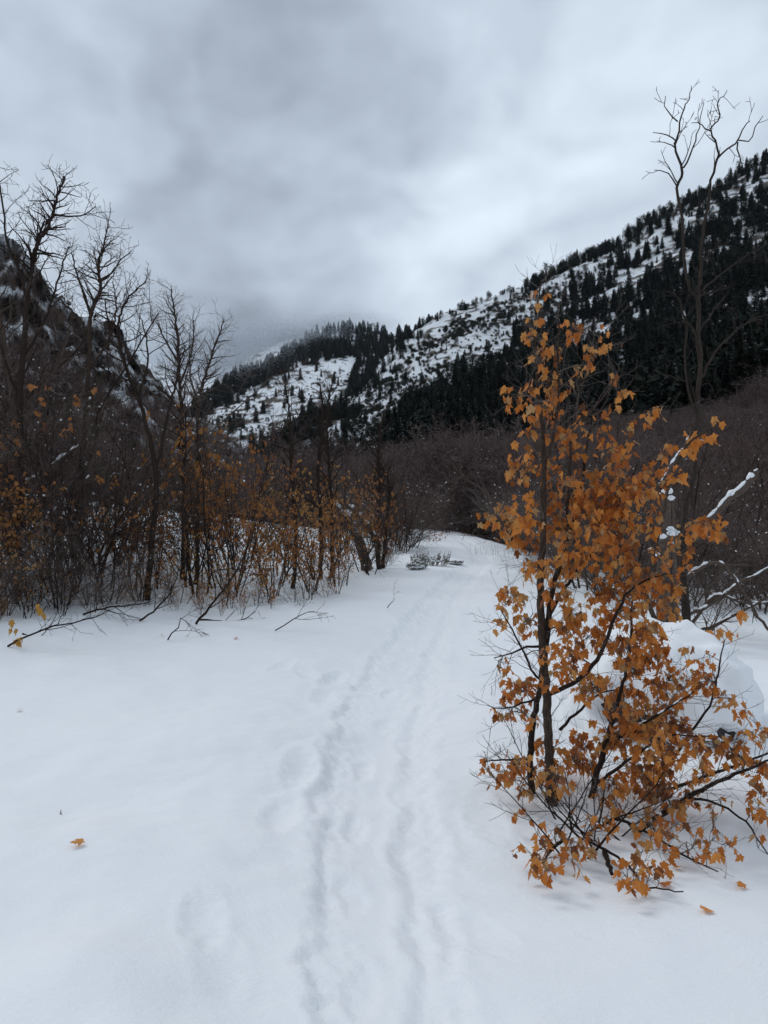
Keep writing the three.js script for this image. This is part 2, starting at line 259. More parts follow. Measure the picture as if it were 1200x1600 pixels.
const apron = hillSheet('hill_004', [[330, [800, 60], [760, 140]], [450, [812, 44], [752, 140]], [540, [826, 34], [750, 135]], [620, [832, 33], [745, 130]], [700, [838, 31], [735, 118]], [800, [850, 29], [720, 105]], [900, [868, 26], [705, 95]], [1000, [885, 23], [685, 84]], [1200, [905, 21], [640, 66]], [1500, [900, 17], [585, 54]], [2600, [880, 14], [520, 40]]], 240, 110,
  { bump: (p) => 0.8 * fbm2(p.x * 0.06, p.z * 0.06, 3), color: (p, v, px) => blend(SNOW, [0.06, 0.045, 0.037], sstep(-0.20, 0.02, fbm3(p.x * 0.3, p.y * 0.3, p.z * 0.3, 4) + 0.42 * sstep(0.06, 0.4, v) - 0.14)) });

// ------------------------------------------------------------------ conifers, junipers and scrub on the hills
function coniferParts(seed, slim, snowy) {
  const r = rng(seed), crown = new MB(), snow = new MB(), trunk = new MB(), up = V(0, 1, 0);
  trunk.tube([V(0, -0.06, 0), V(0, 0.3, 0), V(0.003, 0.99, 0)], [0.016, 0.012, 0.002], 5);
  for (let h = 0.07; h < 0.985; h += 0.034 + 0.016 * r() - 0.018 * h) {
    const R = slim * Math.pow(1 - h, 0.78) * (0.72 + 0.5 * r()) + 0.012, k = Math.max(4, Math.round(8 - 3 * h)), ph = r() * 6.28;
    for (let b = 0; b < k; b++) {
      if (r() < 0.13) continue;
      const a = ph + b / k * 6.283 + (r() - 0.5) * 0.7, L = R * (0.6 + 0.6 * r()), droop = -0.22 - 0.32 * r() + 0.5 * h, ca = Math.cos(a), sa = Math.sin(a), m = 4 + (L > 0.1 ? 2 : 0);
      for (let s = 0; s < m; s++) {
        const t0 = s / m * 0.85, t1 = t0 + 0.42, w = L * 0.34 * (1 - t0 * 0.7) * (s % 2 ? 1 : -1), hb = h + (r() - 0.5) * 0.014;
        const P = (t, off, dy) => V(ca * L * t - sa * off, hb + droop * L * t * t + dy, sa * L * t + ca * off);
        const A = P(t0, 0, 0.006), B = P(t1, w, -0.012 - 0.02 * r()), C = P(Math.min(1.08, t1 + 0.12), 0, 0.0), nrm = V(ca * 0.4, 0.9, sa * 0.4).normalize();
        crown.tri(A, B, C, nrm);
        if (s % 3 === 0) crown.tri(A, P(t1, -w * 0.2, -0.045), C, V(-sa, 0.2, ca));
        if (snowy && r() < snowy && t1 > 0.5) snow.tri(P(t0 + 0.22, w * 0.1, 0.010), P(t1, w * 0.6, 0.003), P(t1 + 0.06, w * 0.05, 0.010), V(0, 1, 0));
      }
    }
  }
  return { crown: crown.geo(), snow: snow.empty ? null : snow.geo(), trunk: trunk.geo() };
}
function scrubParts(seed, tall) {
  const r = rng(seed), crown = new MB(), trunk = new MB();
  trunk.tube([V(0, -0.1, 0), V(0.02, 0.5 * tall, 0.01)], [0.05, 0.02], 5);
  for (let k = 0; k < 420; k++) {
    const a = r() * 6.283, u = r() * 2 - 1, q = Math.sqrt(1 - u * u), rad = Math.pow(r(), 0.4) * (0.75 + 0.4 * n3(q * Math.cos(a) * 1.6 + seed, u * 1.6, q * Math.sin(a) * 1.6)), c = V(q * Math.cos(a) * 0.5 * rad, (0.52 + u * 0.5 * rad) * tall, q * Math.sin(a) * 0.5 * rad), s = 0.05 + 0.06 * r(), j = () => V((r() - 0.5) * 2, (r() - 0.5) * 2, (r() - 0.5) * 2).multiplyScalar(s);
    crown.tri(c.clone().add(j()), c.clone().add(j()), c.clone().add(j()), V(q * Math.cos(a), Math.max(u, -0.3) + 0.4, q * Math.sin(a)).normalize());
  }
  return { crown: crown.geo(), trunk: trunk.geo() };
}
function pineParts(seed, tall) { const g = scrubParts(seed, tall), k = 1 / tall, m = new THREE.Matrix4().makeScale(k * 1.15, k, k * 1.15); g.crown.applyMatrix4(m); g.trunk.applyMatrix4(m); return { ...g, snow: null }; }
const conifers = [coniferParts(1, 0.25, 0), coniferParts(2, 0.20, 0), coniferParts(3, 0.31, 0), coniferParts(4, 0.24, 0.16), coniferParts(5, 0.28, 0.10), pineParts(26, 1.7), pineParts(27, 2.1)];
const scrubs = [scrubParts(21, 0.95), scrubParts(22, 1.25), scrubParts(23, 0.8)];
function conifer(kind, label, group, needle) {
  const t = thing('conifer_tree', label, 'conifer', null, group), g = conifers[kind];
  part(t, 'trunk', g.trunk, barkDark); part(t, 'crown', g.crown, needle ?? (kind % 2 ? needleMat : needleMat2)); if (g.snow) part(t, 'snow', g.snow, snowPlain, true); return t;
}
const LABELS = {
  ridge: ['dark conifer standing along the skyline of the steep mountain on the right', 'conifers along the skyline of the right mountain'],
  shade: ['tall near-black conifer in the dense forest on the shaded lower mountainside', 'conifers of the dense dark forest low on the right mountain'],
  slope: ['dark conifer standing in open snow halfway up the right mountain', 'conifers scattered over the snowy middle of the right mountain'],
  centre: ['small dark conifer on the far hill whose top is in the cloud', 'conifers on the far hill under the cloud'],
};
const protos = {};
function placeConifer(zone, kind, p, h, yaw, wide = 1) {
  const key = zone + kind; let o;
  if (!protos[key]) o = protos[key] = conifer(kind, ...LABELS[zone]); else { o = protos[key].clone(); o.name = numbered('conifer_tree'); scene.add(o); }
  o.position.copy(p); o.rotation.y = yaw; o.scale.set(h * wide, h, h * wide);
}
const mats = { crown: [], trunk: [], snow: [] };
const forest = conifers.map(() => []), scrubMass = scrubs.map(() => []);
const xf = (p, h, yaw, w = 1) => new THREE.Matrix4().compose(p, new THREE.Quaternion().setFromAxisAngle(V(0, 1, 0), yaw), V(h * w, h, h * w));
// how thickly trees stand at each place of the right mountain (compass directions and heights as seen from the path)
function rightZone(px, py, v) {
  const ridge = v > 0.93;
  if (ridge) return px > 820 ? ['ridge', 1.0] : px < 665 ? ['ridge', 0.9] : ['ridge', 0.28];
  // streaks of open snow between the dark woods
  const streak = (x0, y0, x1, y1, w) => { const dx = x1 - x0, dy = y1 - y0, t = clamp(((px - x0) * dx + (py - y0) * dy) / (dx * dx + dy * dy)); return Math.hypot(px - x0 - t * dx, (py - y0 - t * dy) * 1.2) < w * 1.2 * (0.75 + 0.6 * n2(px * 0.03, py * 0.05)); };
  if (streak(1005, 430, 1050, 405, 17) || streak(930, 475, 985, 445, 15) || streak(1065, 318, 1150, 292, 13) || streak(985, 395, 1060, 350, 9) || streak(905, 540, 930, 520, 14) || streak(900, 425, 990, 385, 7) || streak(1145, 385, 1190, 372, 8) || streak(735, 590, 780, 565, 13)) return ['slope', 0.06];
  const edge = table([[500, 780], [585, 760], [605, 668], [640, 650], [690, 612], [740, 585], [800, 545], [840, 500], [880, 470], [900, 440], [1200, 300]], px) + 14 * n2(px * 0.03, 4);
  if (py > edge) return ['shade', px > 880 ? 1.0 : 0.95];
  if (px > 880) return ['slope', 0.9];
  if (px < 640) { const band = py - (520 + (640 - px) * 1.05); if (band < 34) return ['ridge', 0.85]; return ['slope', py > 640 ? 0.3 : 0.2]; }
  return ['slope', 0.10];
}
const hr = rng(501), found = [];
for (let k = 0; k < 9500; k++) {
  const px = 410 + hr() * 880, v = Math.pow(hr(), 0.9), p = rightHill(rightHill.u(px), v), [sx, sy] = seenAt(p), [zone, dens] = rightZone(sx, sy, v);
  const fine = 0.6 + 0.8 * n2(sx * 0.025, sy * 0.04);
  if (hr() > dens * (dens < 0.9 ? clamp(fine) + 0.1 : 1) * 0.62) continue;
  found.push({ p, zone, h: (3.4 + 7 * hr() ** 1.5) * (zone === 'shade' ? 1.12 : zone === 'slope' ? 0.8 : 0.85), yaw: hr() * 6.28, kind: (zone === 'shade' ? [0, 1, 2, 3, 3, 4, 5, 6] : [0, 1, 2, 5, 6, 5, 6])[Math.floor(hr() * (zone === 'shade' ? 8 : 7))], inView: sx < 1215 && sx > 480 });
}
for (let k = 0; k < 330; k++) {                                  // the skyline itself
  const px = 620 + hr() * 640; if (px < 830 && hr() > 0.45) continue;
  const p = rightHill(rightHill.u(px), 0.965 + 0.035 * hr()); found.push({ p, zone: 'ridge', h: (px < 830 ? 3.5 : 5.5) + 6 * hr() * hr(), yaw: hr() * 6.28, kind: [0, 2, 5, 6, 5, 6][Math.floor(hr() * 6)], inView: px < 1215 });
}
for (let k = 0; k < 4200; k++) {                                 // the far hill: a dark belt along its ridge, open snow below
  const px = 300 + hr() * 400, v = hr(), p = centreHill(centreHill.u(px), v), [sx, sy] = seenAt(p), top = table([[300, 640], [345, 604], [400, 576], [450, 552], [500, 524], [560, 512], [620, 524], [700, 500]], sx), under = sy - top;
  const belt = under < (sx < 480 ? 30 : 42) + 8 * n2(sx * 0.04, 2), right = sx > 560 - (sy - 560) * 0.35 && under < 130, lone = hr() < 0.05;
  if (!(belt || (right && hr() < 0.7) || lone)) continue;
  found.push({ p, zone: 'centre', h: (lone ? 7 : 10) + 6 * hr(), yaw: hr() * 6.28, kind: Math.floor(hr() * 3), inView: true });
}
found.forEach((f) => { f.size = f.inView ? f.h / -f.p.z * (f.zone === 'shade' ? 1.0 : 1.15) : 0; });
found.sort((a, b) => b.size - a.size);
found.forEach((f, i) => { f.p.y -= 0.25; if (i < 300) placeConifer(f.zone, f.kind, f.p, f.h, f.yaw); else forest[f.kind].push(xf(f.p, f.h, f.yaw)); });
function mass(name, geo, mat, list, tint) {
  if (!list.length) return; const m = shade(new THREE.InstancedMesh(geo, mat, list.length)); list.forEach((x, i) => m.setMatrixAt(i, x)); m.name = numbered(name); m.userData.kind = 'stuff'; scene.add(m); return m;
}
conifers.forEach((g, k) => mass('conifer_forest', g.crown, k % 2 ? needleMat : needleMat2, forest[k]));
conifers.forEach((g, k) => g.snow && mass('snow_on_forest', g.snow, snowPlain, forest[k]));

// juniper scrub dotted over the snowy shoulder, the far hill and the left cliffs
const juniper = matte({ color: rgb(0.040, 0.044, 0.034), roughness: 0.95 }), brownScrub = matte({ color: rgb(0.070, 0.052, 0.042), roughness: 0.95 });
const sc = [];
for (let k = 0; k < 6500; k++) {
  const px = 470 + hr() * 440, v = hr(), p = rightHill(rightHill.u(px), v), [sx, sy] = seenAt(p), [zone, dens] = rightZone(sx, sy, v);
  if (zone !== 'slope' || hr() > 0.75 || -p.z < 150) continue;
  sc.push({ p, s: 1.1 + 2.6 * hr() * hr() + (v > 0.8 ? 1 : 0), near: 1 });
}
sc.sort((a, b) => b.s / -b.p.z - a.s / -a.p.z);
const scrubProto = scrubs.map((g, k) => { const t = thing('juniper_shrub', 'rounded dark juniper dotting the snowy shoulder of the right mountain', 'juniper', null, 'junipers dotted over the snowy shoulder of the right mountain'); part(t, 'trunk', g.trunk, barkDark); part(t, 'crown', g.crown, juniper); return t; });
sc.forEach((f, i) => {
  const k = i % 3;
  if (i < 240) { let o = scrubProto[i]; if (!o) { o = scrubProto[k].clone(); o.name = numbered('juniper_shrub'); scene.add(o); } o.position.copy(f.p); o.rotation.y = i * 2.4; o.scale.setScalar(f.s); }
  else scrubMass[k].push(xf(f.p, f.s, i * 2.4));
});
for (let k = 0; k < 900; k++) { const px = 290 + hr() * 330, v = hr(), p = centreHill(centreHill.u(px), v), [sx, sy] = seenAt(p); const open = Math.exp(-(((sx - 500) / 60) ** 2) - ((sy - 565 + (sx - 500) * 0.45) / 26) ** 2); if (hr() < 0.85 - 0.7 * open) scrubMass[k % 3].push(xf(p, 1.6 + 3.4 * hr() * hr(), k)); }
scrubs.forEach((g, k) => mass('hillside_scrub', g.crown, juniper, scrubMass[k]));
const leftScrub = scrubs.map(() => []);
for (let k = 0; k < 1700; k++) { const px = -250 + hr() * 680, v = hr(), p = leftHill(leftHill.u(px), v); if (hr() < 0.75 && p.y > -2) leftScrub[k % 3].push(xf(p, (0.5 + 1.5 * hr() * hr()) * (v > 0.9 ? 0.8 : 1), k, 1.2)); }
scrubs.forEach((g, k) => mass('hillside_brush', g.crown, k ? brownScrub : juniper, leftScrub[k]));
for (let k = 0; k < 260; k++) { const px = 60 + hr() * 340, p = farRidge(farRidge.u(px), hr()); scrubMass[0].push(p); }
// ------------------------------------------------------------------ leaves
function leafGeo(seed) {                                         // a dry maple leaf, one metre long before scaling: lobed outline, folded along the midrib, edges curled
  const r = rng(seed), half = [[0, 0], [0.10, -0.04], [0.28, -0.10], [0.44, 0.00], [0.37, 0.13], [0.50, 0.28], [0.62, 0.52], [0.47, 0.50], [0.27, 0.46], [0.33, 0.66], [0.25, 0.72], [0.16, 0.86], [0, 1.04]];
  const fold = (r() - 0.3) * 1.3, curlY = (r() - 0.5) * 1.6, curlX = 0.5 + 1.7 * r(), sk = (r() - 0.5) * 0.3, P = [], N = [], U = [], I = [];
  const slim = 0.68 + 0.3 * r();
  const bend = (x0, y) => { const x = x0 * slim, ax = Math.abs(x); return V(x * (1 - 0.25 * Math.abs(fold)) + sk * y * y * 0.3, y - curlY * curlY * y * y * 0.12, fold * ax * 0.7 + curlY * y * y * 0.35 - curlX * ax * ax * 0.6 * (0.5 + y) + 0.05 * Math.sin(9 * y + seed) * ax); };
  for (const s of [-1, 1]) {
    const wob = half.map(([x, y], i) => [x * s * (0.88 + 0.24 * r()), y + (i && i < 12 ? (r() - 0.5) * 0.06 : 0)]), ring = [...wob]; for (const y of [0.72, 0.46, 0.22]) ring.push([0, y]);
    const base = P.length / 3, tri = THREE.ShapeUtils.triangulateShape(ring.map(([x, y]) => new THREE.Vector2(x, y)), []);
    for (const [x, y] of ring) { const q = bend(x, y); P.push(q.x, q.y, q.z); U.push(x + 0.5, y); }
    for (const t of tri) I.push(base + t[0], base + t[1], base + t[2]);
  }
  const g = new THREE.BufferGeometry(); g.setAttribute('position', new THREE.Float32BufferAttribute(P, 3)); g.setAttribute('uv', new THREE.Float32BufferAttribute(U, 2)); g.setIndex(I); g.computeVertexNormals(); return g;
}
const leafGeos = [31, 32, 33, 34, 35, 36].map(leafGeo);
function leafMatrix(p, size, r, hang = 0.75) {                  // hangs from its stalk at p, tip mostly down
  const dir = V((r() - 0.5) * 2, -hang * 1.6 - 0.2, (r() - 0.5) * 2).normalize(), a = r() * 6.283, side = V(Math.cos(a), 0, Math.sin(a)); side.addScaledVector(dir, -side.dot(dir)).normalize();
  const nrm = V(0, 0, 0).crossVectors(side, dir); return new THREE.Matrix4().makeBasis(side.multiplyScalar(size), dir.multiplyScalar(size), nrm.multiplyScalar(size)).setPosition(p);
}

// ------------------------------------------------------------------ branching
function spread(dir, angle, roll, out = V(0, 0, 0)) {
  const s = Math.abs(dir.y) > 0.9 ? V(1, 0, 0) : V(0, 1, 0); s.addScaledVector(dir, -s.dot(dir)).normalize(); const b = V(0, 0, 0).crossVectors(dir, s);
  return out.copy(dir).multiplyScalar(Math.cos(angle)).addScaledVector(s, Math.sin(angle) * Math.cos(roll)).addScaledVector(b, Math.sin(angle) * Math.sin(roll)).normalize();
}
// style: wob (crookedness), up (turns upward), kids per level, ang, ratio, levels, r (thinnest)
function limb(pts, rad, level, st, r, out) {
  out.mesh(level).tube(pts, rad, level === 0 ? st.sides ?? 6 : level === 1 ? 4 : 3, level < 2);
  let L = 0; for (let k = 1; k < pts.length; k++) L += pts[k].distanceTo(pts[k - 1]);
  if (level >= st.levels) { out.tips.push([pts[pts.length - 1], pts]); return; }
  const n = Math.round(st.kids[level] * (0.75 + 0.5 * r()) * (st.perMetre ? L : 1)); let roll = r() * 6.28;
  for (let k = 0; k < n; k++) {
    const t = lerp(st.from?.[level] ?? 0.25, 1, (k + r()) / n), x = t * (pts.length - 1), i = Math.min(pts.length - 2, Math.floor(x)), f = x - i, p = pts[i].clone().lerp(pts[i + 1], f), dir = pts[i + 1].clone().sub(pts[i]).normalize();
    roll += 2.4 + (r() - 0.5); const len = (st.perMetre ? st.len[level] : L * st.ratio[level]) * (1.15 - 0.75 * t) * (0.6 + 0.7 * r()), d = spread(dir, st.ang * (0.65 + 0.6 * r()), roll);
    shoot(p, d, len, Math.max(st.r, lerp(rad[i], rad[i + 1], f) * (0.45 + 0.2 * r())), level + 1, st, r, out);
  }
  out.tips.push([pts[pts.length - 1], pts]);
}
function shoot(p, dir, len, r0, level, st, r, out) {
  const n = level === 0 ? 9 : level === 1 ? 6 : level === 2 ? 4 : 3, pts = [p], rad = [r0], d = dir.clone(), q = p.clone();
  for (let k = 1; k <= n; k++) {
    d.x += (r() - 0.5) * st.wob; d.y += (r() - 0.5) * st.wob + st.up * (k / n); d.z += (r() - 0.5) * st.wob; d.normalize(); q.addScaledVector(d, len / n);
    if (q.y < (st.floor ?? -1e9) + 0.02) { q.y = (st.floor ?? 0) + 0.02; d.y = Math.abs(d.y) * 0.4; }
    pts.push(q.clone()); rad.push(lerp(r0, Math.max(st.r * 0.8, r0 * 0.3), k / n));
  }
  limb(pts, rad, level, st, r, out);
}
function sink() { const meshes = [new MB(), new MB(), new MB()]; return { meshes, tips: [], stems: [], mesh(l) { return l === 0 ? this.stem ?? meshes[0] : l === 1 ? meshes[1] : meshes[2]; } }; }
function curve(ctrl, step, r, jig) {                              // a crooked smooth line through control points [point, radius]
  const c = new THREE.CatmullRomCurve3(ctrl.map((q) => q[0]), false, 'centripetal'), L = c.getLength(), n = Math.max(4, Math.round(L / step)), pts = [], rad = [];
  for (let k = 0; k <= n; k++) { const t = k / n, q = c.getPoint(t), x = t * (ctrl.length - 1), i = Math.min(ctrl.length - 2, Math.floor(x)); if (k && k < n) q.add(V((r() - 0.5) * jig, (r() - 0.5) * jig, (r() - 0.5) * jig)); pts.push(q); rad.push(lerp(ctrl[i][1], ctrl[i + 1][1], x - i)); }
  return [pts, rad];
}
function snowRun(mb, pts, rad, r) {                              // one unbroken ridge of snow along points, uneven and thinning out at both ends
  const P = [], R = [], c = new THREE.CatmullRomCurve3(pts), L = c.getLength(), n = Math.max(4, Math.min(40, Math.round(L / (rad[0] * 1.1 + 0.004)))), o = r() * 40;
  for (let k = 0; k <= n; k++) { const t = k / n, x = t * (pts.length - 1), i = Math.min(pts.length - 2, Math.floor(x)), q = lerp(rad[i], rad[i + 1], x - i), w = (q * 0.95 + 0.002) * Math.pow(Math.sin(Math.PI * (0.04 + 0.92 * t)), 0.45) * (0.85 + 0.45 * n2(o, k * 0.45)); P.push(c.getPoint(t).add(V(0, q * 0.55 + w * 0.35, 0))); R.push(Math.max(w, 0.0006)); }
  mb.tube(P, R, 7);
}
function snowAlong(mb, pts, rad, r, share = 0.6, thick = 1) {    // snow lying on the upper side of a leaning limb
  let run = null; const end = () => { if (run && run[0].length > 1) snowRun(mb, run[0], run[1], r); run = null; };
  for (let k = 0; k < pts.length - 1; k++) {
    const d = pts[k + 1].clone().sub(pts[k]), L = d.length(); if (Math.abs(d.y) / L > 0.9 || r() > share) { end(); continue; }
    if (!run) run = [[pts[k]], [rad[k] * thick]]; run[0].push(pts[k + 1]); run[1].push(rad[k + 1] * thick);
  }
  end();
}

// ------------------------------------------------------------------ leafless shrubs and leafy maple saplings of the thickets
function shrub(seed, { stems, lean, H = 1, leaves = 0, st, mats, snow = 0, r0 = 0.0062, leafSize = 0.026, leafMat }) {
  const r = rng(seed), g = new THREE.Group(), low = new MB(), twig = new MB(), fol = new MB(), cap = new MB(), all = [];
  for (let k = 0; k < stems; k++) {
    const a = k / stems * 6.283 + r() * 1.1, s = lean * (0.25 + 0.9 * r()), d = V(Math.cos(a) * s, 1, Math.sin(a) * s).normalize(), o = sink(), stem = new MB(); o.stem = stem; o.meshes[1] = low; o.meshes[2] = twig;
    const p = V(Math.cos(a) * 0.13 * r(), -0.02, Math.sin(a) * 0.13 * r());
    shoot(p, d, H * (0.62 + 0.5 * r()), r0 * (0.6 + 0.6 * r()), 0, { floor: 0.0, ...st }, r, o); part(g, 'stem', stem.geo(), mats[0]); all.push(...o.tips);
  }
  part(g, 'branches', low.geo(), mats[0], true); part(g, 'twigs', twig.geo(), mats[1], true);
  for (let k = 0; k < leaves; k++) { const [, pts] = all[Math.floor(r() * all.length)], q = pts[1 + Math.floor(r() * (pts.length - 1))]; if (q.y > H * 0.97) continue; const n = 1 + Math.floor(r() * 3); for (let j = 0; j < n; j++) fol.add(leafGeos[Math.floor(r() * 6)], leafMatrix(q.clone().add(V((r() - 0.5) * 0.03, (r() - 0.5) * 0.03, (r() - 0.5) * 0.03)), leafSize * (0.55 + 0.7 * r()), r)); }
  if (!fol.empty) part(g, 'foliage', fol.geo(), leafMat, true);
  if (snow) { for (const [, pts] of all) if (r() < snow * 0.5) { const i = Math.floor(r() * (pts.length - 1)), A = pts[i], C = pts[i + 1]; if (Math.abs(C.y - A.y) / A.distanceTo(C) > 0.72) continue; const w = 0.0016 + 0.003 * r() * r(), u = r() * 0.4; snowRun(cap, [A.clone().lerp(C, u), A.clone().lerp(C, u + 0.3), A.clone().lerp(C, Math.min(1, u + 0.6))], [w, w * 1.2, w], r); } if (!cap.empty) part(g, 'snow', cap.geo(), snowPlain, true); }
  return g;
}
const styleOak = { wob: 0.5, up: 0.05, kids: [14, 7, 5], ratio: [0.42, 0.5, 0.5], ang: 0.9, levels: 3, r: 0.0006, from: [0.10, 0.2, 0.2] };
const styleWhip = { wob: 0.20, up: 0.10, kids: [11, 7, 4], ratio: [0.46, 0.42, 0.45], ang: 0.65, levels: 3, r: 0.0006, from: [0.10, 0.2, 0.2] };
const styleArch = { wob: 0.30, up: -0.02, kids: [12, 8, 4], ratio: [0.5, 0.5, 0.5], ang: 0.8, levels: 3, r: 0.0006, from: [0.06, 0.15, 0.2] };
const bare = [
  shrub(101, { stems: 4, lean: 0.35, st: styleOak, mats: [barkMid, twigDark], snow: 0.012 }), shrub(102, { stems: 6, lean: 0.5, st: styleWhip, mats: [barkDark, twigBrown], snow: 0.012 }),
  shrub(103, { stems: 3, lean: 0.28, st: styleOak, mats: [barkDark, twigDark], r0: 0.0085, snow: 0.02 }), shrub(104, { stems: 7, lean: 0.8, st: styleArch, mats: [barkGrey, twigGrey], snow: 0.05 }),
];
const leafy = [
  shrub(111, { stems: 5, lean: 0.35, st: { ...styleWhip, levels: 2 }, mats: [barkDark, twigDark], leaves: 260, leafMat: dullLeafMats[0], snow: 0.05 }), shrub(112, { stems: 7, lean: 0.5, st: { ...styleWhip, levels: 2 }, mats: [barkMid, twigBrown], leaves: 300, leafMat: dullLeafMats[1], snow: 0.06 }),
  shrub(113, { stems: 4, lean: 0.4, st: { ...styleOak, levels: 2 }, mats: [barkDark, twigDark], leaves: 230, leafMat: dullLeafMats[2], snow: 0.06 }),
];
function plant(proto, name, label, category, group, p, h, yaw, wide = 1) {
  const o = proto.used ? proto.clone() : proto; proto.used = true; o.name = numbered(name); tag(o, label, category, group); if (!group) delete o.userData.group; scene.add(o);
  o.position.copy(p); o.rotation.y = yaw; o.scale.set(h * wide, h, h * wide); return o;
}
const tr = rng(909);
const edgeY = [[-120, 985], [0, 968], [100, 955], [235, 945], [330, 962], [400, 952], [460, 948], [520, 938], [575, 915], [612, 884]];
const crownY = [[-120, 330], [0, 400], [60, 430], [100, 460], [180, 520], [230, 560], [300, 620], [350, 650], [450, 660], [520, 672], [580, 700], [620, 740]];
const G_BARE = 'leafless shrubs crowded together in the thicket left of the trail', G_LEAF = 'brown-leaved maple saplings at the middle of the left thicket';
function thicket(rows) {
  for (const [back, step, hk] of rows) for (let px = -110 + tr() * 30; px < 612; px += step * (0.7 + 0.6 * tr())) {
    const front = groundAt(px, table(edgeY, px) - 6), d = -front.z + back * (0.8 + 0.4 * tr()), x = (px - 600) / F * d;
    if (x > smoothTable(trailX, Math.min(d, 30)) - 1.6 - (d > 20 ? 1.5 : 0)) continue;
    const p = foot(x, d), top = table(crownY, px) + 30 * (tr() - 0.3), h = clamp((seenAt(p)[1] - top) / F * d * hk * (0.75 + 0.4 * tr()), back < 0.1 ? 0.3 : 0.6, 5);
    const leafyHere = px > 170 ? (px > 270 ? 0.72 : 0.55) : 0.30;
    if (tr() < leafyHere) plant(leafy[Math.floor(tr() * 3)], 'maple_sapling', 'slender maple sapling keeping dry brown leaves in the thicket left of the trail', 'maple', G_LEAF, p, h * (px < 270 ? 0.55 : 0.88), tr() * 6.28, px < 270 ? 1.3 : 0.95);
    else plant(bare[Math.floor(tr() * 4)], 'bare_shrub', 'leafless dark shrub crowded among others in the thicket left of the trail', 'shrub', G_BARE, p, h, tr() * 6.28, 0.95);
  }
}
thicket([[-0.35, 42, 0.17], [0.0, 45, 0.26], [0.15, 56, 0.45], [0.9, 54, 0.75], [2.0, 60, 0.95], [3.6, 70, 0.9], [6, 84, 0.9], [10, 95, 0.8]]);

// the taller leafless trees that stand out of the left thicket, each with its own line of trunk
function tree(name, label, category, limbs, st, { mats = [barkDark, twigDark], seed = 1, base, snow = 0, group } = {}) {
  const r = rng(seed), t = thing(name, label, category, base, group), low = new MB(), twig = new MB(), cap = new MB(), o = sink(); o.meshes[1] = low; o.meshes[2] = twig;
  for (const [kind, ctrl] of limbs) { const mb = new MB(); o.stem = mb; const [pts, rad] = curve(ctrl.map(([p, q]) => [p.clone().sub(base), q * (st.thin ?? 0.9)]), 0.09, r, 0.026); limb(pts, rad, 0, st, r, o); part(t, kind, mb.geo(), mats[0]); if (snow) snowAlong(cap, pts, rad, r, snow); }
  if (!low.empty) part(t, 'branches', low.geo(), mats[0], true); if (!twig.empty) part(t, 'twigs', twig.geo(), mats[1], true); if (!cap.empty) part(t, 'snow', cap.geo(), snowPlain, true);
  return Object.assign(t, { tips: o.tips.map((q) => q[0].clone().add(base)) });
}
const line = (d, ...l) => l.map(([px, py, w, dd = 0]) => [at(px, py, d + dd), w / F * d / 2]);     // points given by compass direction and height, w the width as seen
const sTree = { wob: 0.55, up: 0.05, perMetre: true, kids: [6.5, 7.5, 8], len: [0.62, 0.30, 0.15], ang: 0.95, levels: 3, r: 0.0026, from: [0.42, 0.25, 0.2] };
const sFine = { ...sTree, kids: [9, 10, 9], len: [0.55, 0.28, 0.14], ang: 0.72, wob: 0.4, r: 0.0020, from: [0.3, 0.25, 0.2] };
const B = (px, py) => onGround(px, py);
